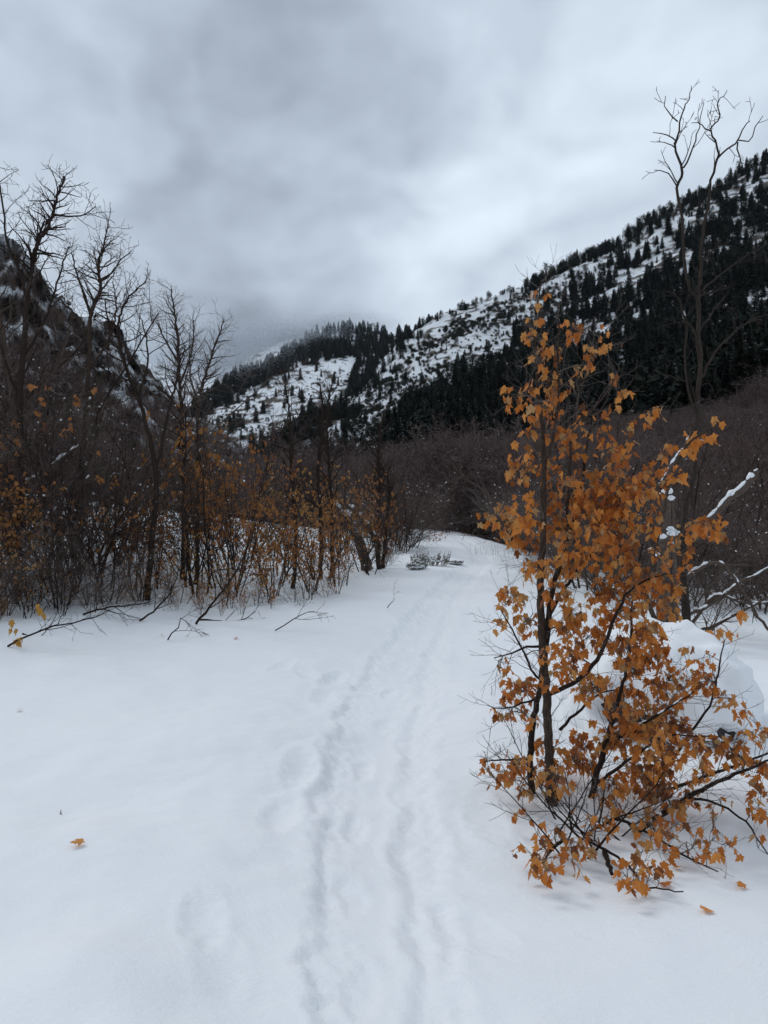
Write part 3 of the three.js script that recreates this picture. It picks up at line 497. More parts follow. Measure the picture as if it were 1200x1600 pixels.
{
  let b = B(30, 932), d = -b.z;
  tree('bare_tree', 'tallest dark leafless tree left of the trail, its crooked top against the clouds', 'tree', [
    ['trunk', line(d, [28, 945, 15], [32, 800, 13], [33, 600, 11], [43, 467, 9], [50, 417, 8], [60, 377, 7], [77, 350, 6], [88, 313, 5], [100, 275, 3]),],
    ['limb', line(d, [43, 470, 6], [28, 420, 4.5, -0.2], [10, 370, 3.5, -0.3], [2, 300, 3, -0.3], [-10, 255, 2, -0.3])], ['limb', line(d, [52, 415, 5], [62, 365, 4], [70, 345, 3]),], ['limb', line(d, [84, 335, 4], [110, 337, 3], [130, 335, 2.4], [150, 322, 1.6])],
    ['limb', line(d, [36, 560, 6], [70, 500, 4.5, 0.3], [90, 440, 3.5, 0.4], [108, 385, 2, 0.5])], ['limb', line(d, [33, 640, 6], [8, 560, 5], [-20, 470, 3], [-25, 400, 2])]], sTree, { seed: 61, base: b, mats: [barkDark, twigDark] });
  b = B(118, 900); d = -b.z;
  tree('bare_tree', 'leafless tree with a forked curving top just right of the tallest one', 'tree', [
    ['trunk', line(d, [112, 930, 12], [122, 800, 11], [138, 593, 9], [142, 493, 7], [157, 447, 6], [153, 413, 5], [160, 390, 3.5], [170, 350, 2]),],
    ['limb', line(d, [142, 493, 5], [130, 455, 4], [118, 420, 3], [112, 395, 1.8])], ['limb', line(d, [157, 440, 4.5], [170, 430, 3.5], [190, 405, 2.4], [205, 392, 1.6])], ['limb', line(d, [141, 520, 5], [115, 490, 4], [92, 465, 2.5])], ['limb', line(d, [138, 580, 5], [170, 530, 4], [182, 480, 3], [176, 440, 1.8])]], sTree, { seed: 62, base: b, mats: [barkMid, twigDark] });
  b = B(232, 938); d = -b.z;
  tree('bare_tree', 'leafless tree with a straight stem rising from the snow edge and twiggy spreading top', 'tree', [
    ['trunk', line(d, [230, 945, 11], [240, 820, 10], [243, 740, 9], [222, 640, 7], [192, 560, 6], [186, 500, 4.5], [205, 460, 3], [228, 440, 1.8]),],
    ['limb', line(d, [243, 740, 6], [262, 650, 5], [276, 590, 4], [290, 540, 2]),], ['limb', line(d, [190, 540, 4], [170, 500, 3], [165, 470, 2]),], ['limb', line(d, [215, 625, 4.5], [232, 560, 3.5], [222, 500, 2])]], sTree, { seed: 63, base: b });
  b = B(290, 905); d = -b.z;
  tree('bare_tree', 'slim pale leafless tree with a fine brush-like top against the grey cloud', 'tree', [
    ['trunk', line(d, [284, 920, 9], [290, 760, 8], [281, 600, 6], [277, 520, 4.5], [267, 452, 2]),], ['limb', line(d, [282, 600, 4], [300, 545, 3], [303, 500, 1.8]),], ['limb', line(d, [280, 570, 4], [258, 530, 3], [246, 505, 1.8])]], sFine, { seed: 64, base: b, mats: [barkMid, twigGrey] });
  b = B(322, 915); d = -b.z;
  tree('bare_tree', 'leafless sapling leaning right with its tip over the far cloud bank', 'tree', [
    ['trunk', line(d, [306, 925, 8], [310, 760, 7], [312, 620, 5.5], [330, 560, 4], [350, 500, 1.8]),], ['limb', line(d, [312, 640, 4], [298, 590, 3], [296, 540, 1.8]),]], sFine, { seed: 65, base: b, mats: [barkMid, twigGrey] });
  b = B(15, 905); d = -b.z;
  tree('bare_tree', 'leafless tree at the far left with a thick leaning grey trunk', 'tree', [['trunk', line(d, [20, 930, 20], [30, 800, 17], [22, 650, 13], [5, 520, 9], [-15, 420, 5], [-30, 350, 2]),], ['limb', line(d, [26, 700, 8], [60, 620, 6], [95, 560, 4], [112, 500, 2])]], sTree, { seed: 66, base: b, mats: [barkGrey, twigDark] });
  for (const [bx, by, l, seed, label] of [
    [500, 905, [[500, 915, 8], [502, 820, 7], [497, 740, 6], [505, 660, 4.5], [500, 600, 2]], 71, 'dark straight stemmed bare tree rising above the brown-leaved saplings'],
    [520, 900, [[518, 910, 7], [520, 810, 6], [513, 720, 5], [512, 640, 3.5], [520, 590, 1.8]], 72, 'thin dark stem standing close behind the straight bare tree in the brown leaves'],
    [592, 890, [[592, 896, 9], [590, 820, 8], [593, 760, 6], [592, 700, 4], [600, 640, 2]], 73, 'dark leafless stem at the thicket end nearest the trail'],
    [460, 920, [[458, 930, 8], [462, 820, 6.5], [455, 720, 5], [452, 640, 3.5], [440, 580, 1.8]], 74, 'slender leafless tree among brown leaves in front of the snowy far hill'],
    [600, 888, [[598, 892, 7], [604, 820, 6], [608, 765, 4.5], [600, 735, 3.5], [572, 690, 2]], 75, 'short forked dark stem beside the trail at the end of the left thicket']]) { const q = B(bx, by); tree('bare_tree', label, 'tree', [['trunk', line(-q.z, ...l)]], sFine, { seed, base: q }); }
}

// low bare branches reaching out over the snow along the thicket edge
const sLow = { wob: 0.34, up: 0.01, perMetre: true, kids: [9, 9, 7], len: [0.45, 0.22, 0.1], ang: 0.75, levels: 3, r: 0.0018, from: [0.2, 0.2] };
for (const [l, seed, label, leaves] of [
  [[[32, 985, 6], [60, 960, 5], [35, 1000, 0]], 81, null],
  [[[12, 1010, 7], [50, 990, 6], [100, 975, 5], [150, 965, 4], [172, 952, 2]], 82, 'low bare branch with a few yellow leaves at the left end of the thicket edge', 1],
  [[[35, 990, 6], [62, 1000, 5], [85, 1012, 4], [118, 1032, 3], [140, 1022, 1.6]], 83, 'thin dark twig bending down onto the snow below the yellow leaves'],
  [[[130, 960, 7], [165, 950, 6], [205, 945, 4], [240, 938, 2]], 84, 'dark bare branch lying level just above the snow under the thicket'],
  [[[218, 970, 7], [240, 955, 6], [265, 925, 5], [280, 890, 3], [290, 850, 2]], 85, 'slanting dark stem leaving the snow at the thicket front and leaning right'],
  [[[262, 1000, 5], [275, 985, 4], [285, 965, 3], [300, 985, 1.6]], 86, 'small bare twig clump standing alone in the snow before the thicket'],
  [[[306, 975, 9], [330, 945, 8], [352, 918, 6], [375, 880, 4], [390, 840, 2]], 87, 'thick dark stem slanting right out of the snow at the thicket front'],
  [[[310, 968, 6], [345, 970, 5], [380, 968, 4], [400, 955, 1.8]], 88, 'long bare branch trailing right along the snow surface at the thicket front'],
  [[[430, 985, 4], [455, 968, 3.4], [480, 958, 2.4], [492, 955, 1.4]], 89, 'little bare twig poking from snow in front of the brown leaves'],
  [[[605, 950, 3], [612, 942, 2.6], [616, 935, 1.6]], 90, 'tiny bare twig standing by itself in the snow beside the trail'],
]) {
  if (!label) continue; const q = B(l[0][0], l[0][1] + 2), o = tree('bare_branch', label, 'branch', [['stem', line(-q.z, ...l)]], { ...sLow, thin: 0.46 }, { seed, base: q, mats: [barkDark, twigDark] });
  if (leaves) { const r = rng(7), spots = [[20, 968], [28, 985], [14, 985], [35, 998], [58, 945], [62, 952], [27, 1002], [38, 1015], [8, 1020], [70, 962]]; for (const [px, py] of spots) for (let j = 0; j < 2; j++) { const m = part(o, 'leaf', leafGeos[Math.floor(r() * 6)], yellowLeaf); leafMatrix(at(px + 5 * (r() - 0.5), py + 5 * (r() - 0.5), -q.z).sub(q), 0.055 + 0.03 * r(), r).decompose(m.position, m.quaternion, m.scale); } }
}
// snow-covered dead logs leaning in the thicket
for (const [l, seed, label] of [
  [[[-20, 900, 22], [10, 880, 20], [35, 868, 16], [48, 860, 12]], 91, 'snow-covered dead log lying at the foot of the left thicket'],
  [[[20, 775, 10], [45, 755, 9], [70, 738, 8], [105, 710, 6], [125, 695, 3]], 92, 'leaning branch with a white ridge of snow high in the left thicket'],
  [[[520, 790, 13], [545, 815, 14], [562, 850, 16], [575, 892, 18]], 93, 'old broken stump topped with snow behind the brown leaves'],
  [[[548, 792, 7], [575, 822, 8], [590, 840, 7], [600, 812, 5]], 94, 'snowy broken branch resting against the old stump'],
]) { const q = B(l[0][0] + 30, 905), d = -q.z + (seed > 92 ? 1.6 : -0.2), r = rng(seed), t = thing('dead_log', label, 'log', q), [pts, rad] = curve(line(d, ...l).map(([p, w]) => [p.sub(q), w]), 0.08, r, 0.02), mb = new MB(), cap = new MB(); mb.tube(pts, rad, 7); snowAlong(cap, pts, rad, r, 0.85, 1.1); part(t, 'log', mb.geo(), barkGrey); part(t, 'snow', cap.geo(), snowPlain, true); }

// ------------------------------------------------------------------ brush in the background and on the right
const farBrush = [
  shrub(121, { stems: 9, lean: 0.55, st: { ...styleArch, levels: 3, r: 0.0016, kids: [9, 6, 3] }, mats: [twigBrown, twigBrown], r0: 0.009 }), shrub(122, { stems: 11, lean: 0.4, st: { ...styleWhip, r: 0.0016, kids: [8, 6, 3] }, mats: [twigGrey, twigBrown], r0: 0.009, snow: 0.03 }),
  shrub(123, { stems: 8, lean: 0.7, st: { ...styleArch, r: 0.0016, kids: [9, 6, 3], up: 0.03 }, mats: [twigDark, twigGrey], r0: 0.010, snow: 0.05 }),
];
const brushAt = farBrush.map(() => []), br = rng(321);
for (let k = 0; k < 2200; k++) {
  const px = 340 + br() * 980, v = Math.pow(br(), 1.2), p = apron(apron.u(px), v); if (-p.z < 30 && px > 600 && px < 700) continue;
  brushAt[Math.floor(br() * 3)].push(xf(p, 1.5 + 0.9 * br() + 2.4 * clamp(0.5 + 1.1 * fbm2(p.x * 0.09, p.z * 0.09, 2)), br() * 6.28, 1.15));
}
for (let k = 0; k < 620; k++) { const px = -200 + br() * 640, v = br() * 0.95, p = leftHill(leftHill.u(px), v); brushAt[Math.floor(br() * 2)].push(xf(p, 1.6 + 1.6 * br(), br() * 6.28, 1.0)); }
farBrush.forEach((g, k) => g.children.filter((c) => !/foliage/.test(c.name)).forEach((c, j) => mass(c.name === 'snow' ? 'snow_on_brush' : 'brush_thicket', c.geometry, c.material, brushAt[k])));
// nearer shrubs that can be told apart, right of the trail and behind the orange maple
const G_RIGHT = 'leafless arching shrubs behind the orange maple on the right', G_END = 'grey leafless shrubs along the far end of the trail';
for (const [d0, x0, x1, step, h] of [[9.5, 4.2, 7, 0.9, 1.6], [11.5, 3.6, 8, 0.9, 2.0], [13.5, 3.6, 9, 0.7, 2.7], [16, 4.2, 11, 0.8, 3.2], [19, 5, 12, 0.9, 3.6], [22.5, 5.5, 14, 1.0, 4.0]])
  for (let x = x0; x < x1; x += step * (0.7 + 0.6 * br())) { const d = d0 + (br() - 0.5) * 1.2; plant(br() < 0.65 ? bare[3] : bare[1], 'bare_shrub', 'leafless arching shrub in the tangle behind the orange maple', 'shrub', G_RIGHT, foot(x, d), h * (0.7 + 0.5 * br()), br() * 6.28, 1.15); }
for (let k = 0; k < 34; k++) { const px = 690 + 250 * br(), d = 25 + 7 * br() - (px - 690) * 0.012, p = foot((px - 600) / F * d, d); if (Math.abs(p.x - smoothTable(trailX, Math.min(d, trailEnd))) < 0.9 && d < 28) continue; plant(bare[1 + 2 * (k % 2)], 'bare_shrub', 'leafless grey shrub where the trail drops out of sight', 'shrub', G_END, p, 1.6 + 1.3 * br(), br() * 6.28, 1.0); }
for (let k = 0; k < 16; k++) { const px = 560 + 90 * br(), d = 19 + 9 * br(), p = foot(Math.min((px - 600) / F * d, 0.6), d); plant(bare[k % 4], 'bare_shrub', 'leafless shrub on the bank left of the far trail bend', 'shrub', 'leafless shrubs on the bank left of the far trail bend', p, 1.3 + 1.6 * br(), br() * 6.28); }
// ------------------------------------------------------------------ the tall bare tree on the right, the broken snag and the snowy limb
{
  const b = foot(3.72, 9.0), d = 9.0, g = (...l) => line(d, ...l);
  const sTall = { wob: 0.5, up: 0.04, perMetre: true, thin: 0.60, kids: [3.0, 5.5, 5], len: [0.42, 0.2, 0.1], ang: 0.85, levels: 3, r: 0.0035, from: [0.3, 0.25], sides: 8 };
  tree('bare_tree', 'tall crooked leafless tree on the right, twin tops reaching into open sky', 'tree', [
    ['trunk', g([1073, 1003, 26], [1071, 940, 22], [1068, 880, 20], [1071, 795, 17], [1085, 741, 14], [1087, 665, 13], [1093, 584, 12], [1091, 475, 11], [1094, 430, 9], [1097, 381, 8], [1104, 330, 7], [1112, 278, 6.5], [1122, 234, 5.5], [1111, 203, 4], [1125, 181, 3.5], [1122, 162, 2.6], [1136, 141, 1.6])],
    ['limb', g([1090, 470, 8], [1074, 440, 7.5], [1066, 350, 7], [1058, 294, 7], [1066, 266, 7], [1055, 231, 5.5], [1058, 216, 5], [1066, 175, 3.6], [1076, 155, 2.6], [1080, 134, 1.6])],
    ['limb', g([1119, 250, 5], [1135, 235, 4.5], [1153, 219, 4], [1160, 200, 3], [1172, 189, 1.8])], ['limb', g([1153, 222, 4], [1154, 240, 3.5], [1158, 253, 2])], ['limb', g([1153, 219, 3.4], [1170, 222, 3], [1180, 200, 2.6], [1192, 181, 1.6])],
    ['limb', g([1057, 290, 4], [1050, 278, 3.4], [1036, 268, 2.8], [1022, 266, 1.6])], ['limb', g([1056, 220, 4], [1050, 212, 3.4], [1036, 211, 2.8], [1020, 207, 1.6])], ['limb', g([1059, 190, 4], [1048, 180, 3.2], [1038, 172, 2.6], [1040, 150, 1.6])], ['limb', g([1068, 262, 5], [1078, 240, 4], [1088, 215, 3.2], [1094, 190, 2.4], [1100, 160, 1.5])], ['limb', g([1112, 205, 4], [1100, 200, 3], [1092, 190, 2.4], [1080, 192, 1.5])],
    ['limb', g([1093, 590, 6], [1086, 520, 6], [1070, 500, 5], [1062, 469, 4], [1050, 455, 2])], ['limb', g([1088, 650, 7], [1073, 597, 6], [1071, 540, 5], [1074, 500, 3])],
    ['limb', g([1097, 590, 7], [1112, 560, 6], [1147, 519, 5], [1172, 503, 4], [1205, 490, 2.4])], ['limb', g([1096, 456, 6], [1112, 440, 5], [1131, 425, 4.2], [1165, 400, 3.2], [1200, 380, 2])], ['limb', g([1092, 520, 5], [1120, 480, 4], [1140, 455, 2])]], sTall, { seed: 141, base: b, mats: [barkTall, twigDark] });
  const sn = (label, category, name, limbs, seed, share) => tree(name, label, category, limbs, { thin: 0.72, wob: 0.4, up: 0, perMetre: true, kids: [2.6, 4], len: [0.35, 0.18], ang: 0.8, levels: 2, r: 0.004, from: [0.25, 0.2], sides: 7 }, { seed, base: foot(3.55, 8.9), mats: [barkGrey, twigDark], snow: share });
  sn('leaning dead limb with a white ridge of snow, right of the tall bare tree', 'branch', 'snowy_limb', [['limb', g([1075, 842, 15], [1108, 812, 13], [1135, 785, 15], [1162, 762, 17], [1175, 748, 17], [1184, 735, 9])]], 142, 0.95);
  sn('pale branch rising to the right from the broken snag, dusted with snow', 'branch', 'snowy_limb', [['limb', g([1028, 760, 7], [1045, 735, 7], [1066, 703, 6], [1085, 690, 6], [1114, 688, 4])], ['limb', g([1066, 705, 5], [1072, 690, 4], [1080, 672, 3])]], 143, 0.8);
  sn('dark snow-topped branch arching down to the right of the tall trunk base', 'branch', 'snowy_limb', [['limb', g([1070, 905, 10], [1100, 885, 9], [1128, 880, 8], [1160, 925, 8], [1185, 965, 7], [1215, 1000, 5])], ['limb', g([1075, 960, 9], [1110, 945, 8], [1150, 915, 6], [1205, 885, 4])], ['limb', g([1080, 975, 8], [1120, 930, 7], [1160, 940, 5], [1210, 940, 4])], ['limb', g([1085, 1000, 8], [1105, 985, 7], [1150, 960, 6], [1215, 925, 4])]], 144, 0.7);
  // snag
  const q = foot(3.42, 8.7), t = thing('broken_snag', 'splintered grey dead trunk capped with snow behind the orange maple', 'dead tree', q), r = rng(9);
  for (const l of [[[1040, 1000, 22], [1038, 900, 20], [1040, 820, 17], [1043, 770, 11]], [[1052, 1000, 14], [1051, 880, 12], [1050, 800, 9], [1049, 775, 5]], [[1032, 1000, 12], [1030, 900, 9], [1034, 840, 5]]]) { const [pts, rad] = curve(line(8.7, ...l).map(([p, w]) => [p.sub(q), w]), 0.08, r, 0.012), mb = new MB(); mb.tube(pts, rad, 8); part(t, 'splintered_trunk', mb.geo(), barkGrey); }
  const cap = new MB(); for (const [px, py, w] of [[1043, 767, 12], [1048, 778, 9], [1034, 772, 8], [1036, 838, 9], [1050, 832, 14], [1046, 826, 10], [1054, 848, 6], [1026, 866, 7], [1018, 858, 6]]) cap.lump(at(px, py, 8.66).sub(q), w * 0.75 / F * 8.7, w * 0.42 / F * 8.7, w * 0.75 / F * 8.7, r, 8, 12); part(t, 'snow', cap.geo(), snowPlain, true);
}

// ------------------------------------------------------------------ the snow-covered boulder
{
  const c = V(1.98, 0, -5.35); c.y = ground(1.98, 5.35) - 0.05; const t = thing('snowy_boulder', 'rounded boulder under a thick cap of snow behind the orange maple', 'boulder', c);
  const ball = (seed, fn, n = 96) => { const g = new THREE.SphereGeometry(1, n, Math.round(n * 0.7)), P = g.attributes.position, v = V(0, 0, 0); for (let k = 0; k < P.count; k++) { v.fromBufferAttribute(P, k).normalize(); const s = fn(v); P.setXYZ(k, v.x * s.x, v.y * s.y, v.z * s.z); } g.computeVertexNormals(); return g; };
  const shape = (v) => { const k = 1 + 0.09 * n3(v.x * 1.3 + 3, v.y * 1.3, v.z * 1.3) + 0.06 * n3(v.x * 3, v.y * 3, v.z * 3 + 7); return V(0.60 * k, (v.y > 0 ? 0.60 : 0.4) * k, 0.62 * k); };
  part(t, 'rock', ball(1, (v) => { const s = shape(v), e = 1 + 0.05 * (Math.round(3 * n3(v.x * 3, v.y * 3, v.z * 3 + 1)) * 0.5 + 1.2 * fbm3(v.x * 9, v.y * 9, v.z * 9, 3)); return s.multiplyScalar(0.97 * e); }), rockMat);
  const bare = [[-0.72, 0.34, 0.63, 0.17], [-0.58, 0.22, 0.78, 0.16], [-0.45, 0.10, 0.88, 0.15], [0.28, 0.2, 0.95, 0.07], [0.40, 0.12, 0.9, 0.08], [0.22, 0.02, 0.97, 0.05], [0.55, 0.02, 0.82, 0.06]].map(([x, y, z, w]) => [V(x, y, z).normalize(), w]);
  part(t, 'snow', ball(2, (v) => { let th = 0.055 + 0.07 * sstep(-0.1, 0.7, v.y) + 0.03 * fbm3(v.x * 2.4, v.y * 2.4, v.z * 2.4, 3); for (const [q, w] of bare) th -= 0.22 * (1 - sstep(w * 0.55, w * 1.15, v.distanceTo(q) + 0.05 * fbm3(v.x * 6, v.y * 6, v.z * 6, 3))); const s = shape(v); return V(s.x + th * 1.2, s.y + th, s.z + th); }), snowMat);
}

// ------------------------------------------------------------------ the orange maple beside the trail
{
  const r = rng(2024), base = foot(0.91, 3.92), D = 3.92, t = thing('maple_tree', 'young maple with orange-brown dry leaves beside the trail on the right', 'maple', base);
  const low = (px, py, d, lift) => py > 1200 ? Math.min(d, -onGround(px, py + lift).z - 0.02) : d;   // nothing hangs below the snow
  const L = (...l) => l.map(([px, py, w, dd = 0], k) => [at(px, py, k ? low(px, py, D + dd, 14) : D + dd), w / F * D / 2]);
  const limbs = [
    ['trunk', L([866, 1300, 24], [862, 1230, 21], [857, 1150, 18], [853, 1080, 18], [848, 1010, 17], [845, 920, 15], [848, 820, 13], [850, 720, 11], [846, 650, 8], [839, 580, 6], [836, 510, 4.5], [845, 440, 2.4])],
    ['trunk', L([832, 1262, 16, 0.12], [829, 1200, 14, 0.12], [831, 1140, 13, 0.1], [843, 1080, 12, 0.06], [852, 1010, 13, 0.02], [862, 930, 12], [878, 870, 10], [900, 800, 8, 0.1], [912, 730, 6, 0.15], [925, 650, 4.5, 0.2]),],
    ['limb', L([848, 735, 9], [862, 690, 7, -0.08], [870, 640, 6, -0.1], [872, 560, 5, -0.1], [872, 480, 2.4, -0.1])], ['limb', L([886, 850, 7, 0.05], [892, 690, 6, 0.12], [905, 620, 5, 0.15], [918, 580, 4, 0.15], [928, 545, 2.2, 0.15])], ['limb', L([889, 680, 6, 0.1], [925, 640, 5, 0.2], [955, 605, 4, 0.25], [968, 575, 2.4, 0.25])],
    ['limb', L([857, 1085, 10], [895, 1068, 9, -0.1], [925, 1040, 8.5, -0.15], [945, 1010, 8, -0.18], [965, 955, 6.5, -0.2], [985, 922, 5.5, -0.2], [1010, 905, 4, -0.2], [1045, 895, 2.4, -0.2])],
    ['limb', L([848, 985, 9], [875, 930, 7.5, 0.15], [905, 890, 6.5, 0.22], [945, 830, 5.5, 0.3], [975, 770, 4, 0.35], [1000, 720, 2.4, 0.35])],
    ['trunk', L([903, 1305, 15, 0.05], [928, 1230, 14, 0.02], [945, 1165, 12], [962, 1110, 9], [978, 1050, 7, 0.05], [985, 1000, 6, 0.08], [990, 930, 4, 0.1], [1005, 850, 2.4, 0.12])],
    ['limb', L([945, 1165, 8], [990, 1140, 6, -0.1], [1040, 1110, 4.5, -0.15], [1085, 1080, 2.4, -0.2])],
    ['limb', L([962, 1322, 14, -0.1], [1010, 1290, 12, -0.14], [1050, 1262, 11, -0.18], [1095, 1235, 9, -0.2], [1140, 1213, 7, -0.2], [1210, 1185, 4, -0.2])],
    ['limb', L([985, 1265, 8, 0.1], [1040, 1236, 7, 0.1], [1100, 1214, 7, 0.1], [1150, 1196, 6, 0.1], [1210, 1172, 3.5, 0.1])], ['limb', L([990, 1262, 8, 0.15], [1040, 1200, 7, 0.2], [1075, 1150, 6, 0.2], [1110, 1100, 4.5, 0.2], [1122, 1050, 4, 0.2], [1132, 1000, 2.2, 0.2])],
    ['limb', L([925, 1300, 7, -0.2], [960, 1278, 6, -0.3], [1010, 1300, 5, -0.4], [1060, 1330, 4, -0.45], [1122, 1362, 2, -0.45])], ['limb', L([940, 1325, 11, -0.25], [948, 1340, 9, -0.3], [956, 1366, 6, -0.32])], ['limb', L([905, 1300, 6, -0.1], [930, 1320, 5.5, -0.2], [975, 1345, 4.5, -0.3], [1010, 1385, 3, -0.35], [1068, 1393, 1.8, -0.4])],
    ['limb', L([1075, 1245, 6, -0.18], [1120, 1255, 5, -0.25], [1160, 1280, 4, -0.3], [1200, 1335, 2, -0.3])], ['limb', L([865, 1290, 8, -0.1], [880, 1310, 7, -0.2], [860, 1330, 5, -0.25], [845, 1350, 2.5, -0.28])],
    ['limb', L([832, 1185, 6, 0.1], [805, 1186, 5, 0.05], [778, 1188, 3.5], [756, 1191, 2])], ['limb', L([845, 1010, 6], [822, 1010, 5, 0.05], [800, 1020, 3.5, 0.05], [772, 1028, 2, 0.05])], ['limb', L([842, 1060, 6], [828, 1040, 4.5, -0.08], [805, 990, 3.5, -0.1], [782, 952, 2, -0.12])], ['limb', L([840, 1090, 6, 0.1], [812, 1100, 4, 0.05], [786, 1108, 2.6], [762, 1102, 1.8])],
    ['limb', L([930, 1225, 8], [960, 1205, 7, -0.1], [1000, 1175, 5.5, -0.12], [1040, 1150, 4, -0.15], [1110, 1150, 2.2, -0.2])], ['limb', L([875, 1140, 7, 0.1], [905, 1110, 6, 0.2], [935, 1085, 4.5, 0.25], [975, 1075, 2.4, 0.25])]];
  const nodes = [], stemsMB = [];
  const cap = new MB();
  limbs.forEach(([kind, ctrl], n) => { const [pts, rad] = curve(ctrl.map(([p, w]) => [p.sub(base), w * 0.74]), 0.045, r, 0.011), mb = new MB(); mb.tube(pts, rad, 8); part(t, kind, mb.geo(), n === 0 || n > 1 && n < 5 ? barkMid : barkDark); pts.forEach((p, k) => k > 2 && nodes.push([p, rad[k], p.clone().sub(pts[k - 1]).normalize()])); if (n === 9 || n === 8) snowAlong(cap, pts.slice(3, 13), rad.slice(3, 13), r, 0.5, 0.8); });
  const clusters = [[845, 455, 2], [840, 470, 1], [830, 513, 6], [893, 517, 11], [843, 536, 3], [834, 557, 5], [859, 553, 4], [859, 565, 4], [928, 552, 7], [918, 576, 4], [949, 515, 1], [939, 534, 1], [966, 544, 1], [966, 592, 2], [830, 598, 5], [855, 598, 9], [882, 607, 5], [801, 622, 8], [832, 634, 5], [855, 638, 9], [866, 625, 4], [916, 642, 2], [953, 642, 3], [972, 621, 4], [1026, 642, 2], [1010, 655, 3], [836, 665, 9], [874, 676, 10], [893, 676, 6], [886, 699, 6], [947, 680, 9], [912, 670, 3], [912, 699, 3], [980, 667, 3], [813, 699, 5], [974, 699, 8], [955, 707, 5], [842, 716, 3], [813, 734, 9], [865, 741, 8], [914, 747, 10], [891, 753, 4], [970, 722, 7], [955, 749, 10], [974, 757, 8], [1004, 757, 10], [1018, 737, 4], [1024, 766, 5], [859, 783, 6], [819, 780, 2], [901, 776, 4], [924, 783, 14], [955, 787, 11], [978, 791, 9], [778, 799, 4], [761, 808, 2], [801, 803, 3], [824, 810, 10], [865, 810, 10], [912, 806, 14], [947, 806, 12], [1022, 793, 3], [1022, 814, 3], [794, 833, 9], [826, 845, 7], [866, 829, 9], [970, 826, 14], [966, 856, 11], [893, 849, 9], [932, 837, 10], [1008, 828, 2], [1062, 841, 5], [1077, 820, 3], [1104, 818, 4], [1121, 826, 4], [836, 891, 9], [859, 887, 5], [893, 879, 10], [939, 872, 9], [985, 864, 4], [985, 902, 10], [1008, 902, 11], [1035, 864, 4], [1070, 875, 3], [801, 935, 11], [870, 921, 8], [932, 918, 9], [958, 933, 10], [1008, 921, 12], [1043, 914, 9], [1043, 948, 8], [989, 960, 12], [947, 960, 8], [820, 975, 8], [893, 960, 11], [780, 973, 2], [886, 987, 9], [1008, 987, 10], [1047, 705, 3], [1052, 741, 3],
    [920, 1000, 9], [951, 1004, 6], [978, 1019, 13], [1016, 992, 10], [1024, 1030, 11], [989, 1042, 11], [784, 1036, 2], [855, 1023, 4], [893, 1030, 8], [878, 1053, 6], [924, 1073, 13], [809, 1082, 14], [822, 1070, 5], [786, 1109, 4], [978, 1084, 10], [1027, 1076, 9], [1047, 1057, 6], [1070, 1021, 1], [1102, 1027, 2], [1100, 1065, 8], [1073, 1076, 3], [1139, 1096, 3], [824, 1115, 3], [855, 1065, 3], [1008, 1122, 14], [1043, 1111, 10], [1054, 1138, 11], [970, 1119, 9], [851, 1165, 7], [912, 1165, 10], [893, 1188, 8], [951, 1149, 9], [989, 1153, 10], [1027, 1161, 13], [1039, 1188, 10], [989, 1199, 10], [1008, 1218, 14], [1031, 1234, 10], [1085, 1168, 3], [1108, 1165, 9], [1139, 1172, 7], [1162, 1115, 3], [1196, 1145, 5], [1173, 1149, 3], [809, 1195, 9], [775, 1211, 3], [788, 1207, 2], [761, 1191, 1], [813, 1226, 5], [855, 1203, 11], [866, 1218, 8], [920, 1195, 4], [955, 1234, 6], [962, 1264, 7], [920, 1284, 7], [947, 1284, 6], [1008, 1284, 11], [1016, 1295, 5], [1054, 1257, 8], [1073, 1241, 4], [1096, 1203, 4], [1123, 1253, 3], [1185, 1201, 7], [1185, 1264, 6], [1169, 1260, 2], [1187, 1235, 3], [1062, 1291, 6], [1108, 1272, 3], [1089, 1310, 5], [1073, 1322, 6], [1119, 1303, 2], [1112, 1320, 2], [1108, 1333, 3], [1140, 1326, 4], [1181, 1312, 2], [813, 1278, 3], [811, 1322, 3], [840, 1310, 7], [866, 1303, 8], [897, 1322, 9], [924, 1314, 8], [855, 1337, 6], [847, 1352, 7], [859, 1368, 7], [901, 1352, 3], [1004, 1337, 8], [1008, 1360, 4], [980, 1366, 5], [999, 1379, 4], [1039, 1312, 5], [1047, 1337, 4], [1016, 1366, 3]];
  const twigs = new MB(), leaves = [], extra = [[], [], [], [], [], [], []];
  const todo = clusters.map(([px, py, n]) => { const dd = (r() - 0.5) * 0.5 + (px > 960 && py > 1150 ? -0.12 : 0.04); return { p: at(px, py, low(px, py, D + dd, 34)).sub(base), n: n * (py > 1245 ? 1.25 : px > 880 && py > 990 ? 4.2 : py < 700 ? 1.8 : 3.3) }; });
  const near = (c) => { let best = null, bd = 1e9; for (const q of nodes) { const dx = q[0].x - c.p.x, dy = q[0].y - c.p.y, dz = q[0].z - c.p.z, dd = Math.hypot(dx, dy, dz * 0.8) + Math.max(0, dy) * 0.7; if (dd < bd) { bd = dd; best = q; } } return [best, bd]; };
  todo.forEach((c) => { c.d0 = near(c)[1]; }); todo.sort((a, b) => a.d0 - b.d0);
  for (const c of todo) {
    const [q] = near(c), gap = c.p.distanceTo(q[0]), mid = q[0].clone().lerp(c.p, 0.5).addScaledVector(q[2], gap * 0.16).add(V((r() - 0.5) * 0.05, gap * 0.06 * (r() - 0.2), (r() - 0.5) * 0.05)), rr = clamp(q[1] * 0.6, 0.0016, 0.005), tipP = c.p.clone().add(V(0, 0.02, 0));
    const [pts, rad] = curve([[q[0], rr], [mid, rr * 0.8], [tipP, 0.0013]], 0.035, r, 0.008); twigs.tube(pts, rad, 4, false); pts.forEach((p, k) => k > 1 && nodes.push([p, rad[k], p.clone().sub(pts[k - 1]).normalize()]));
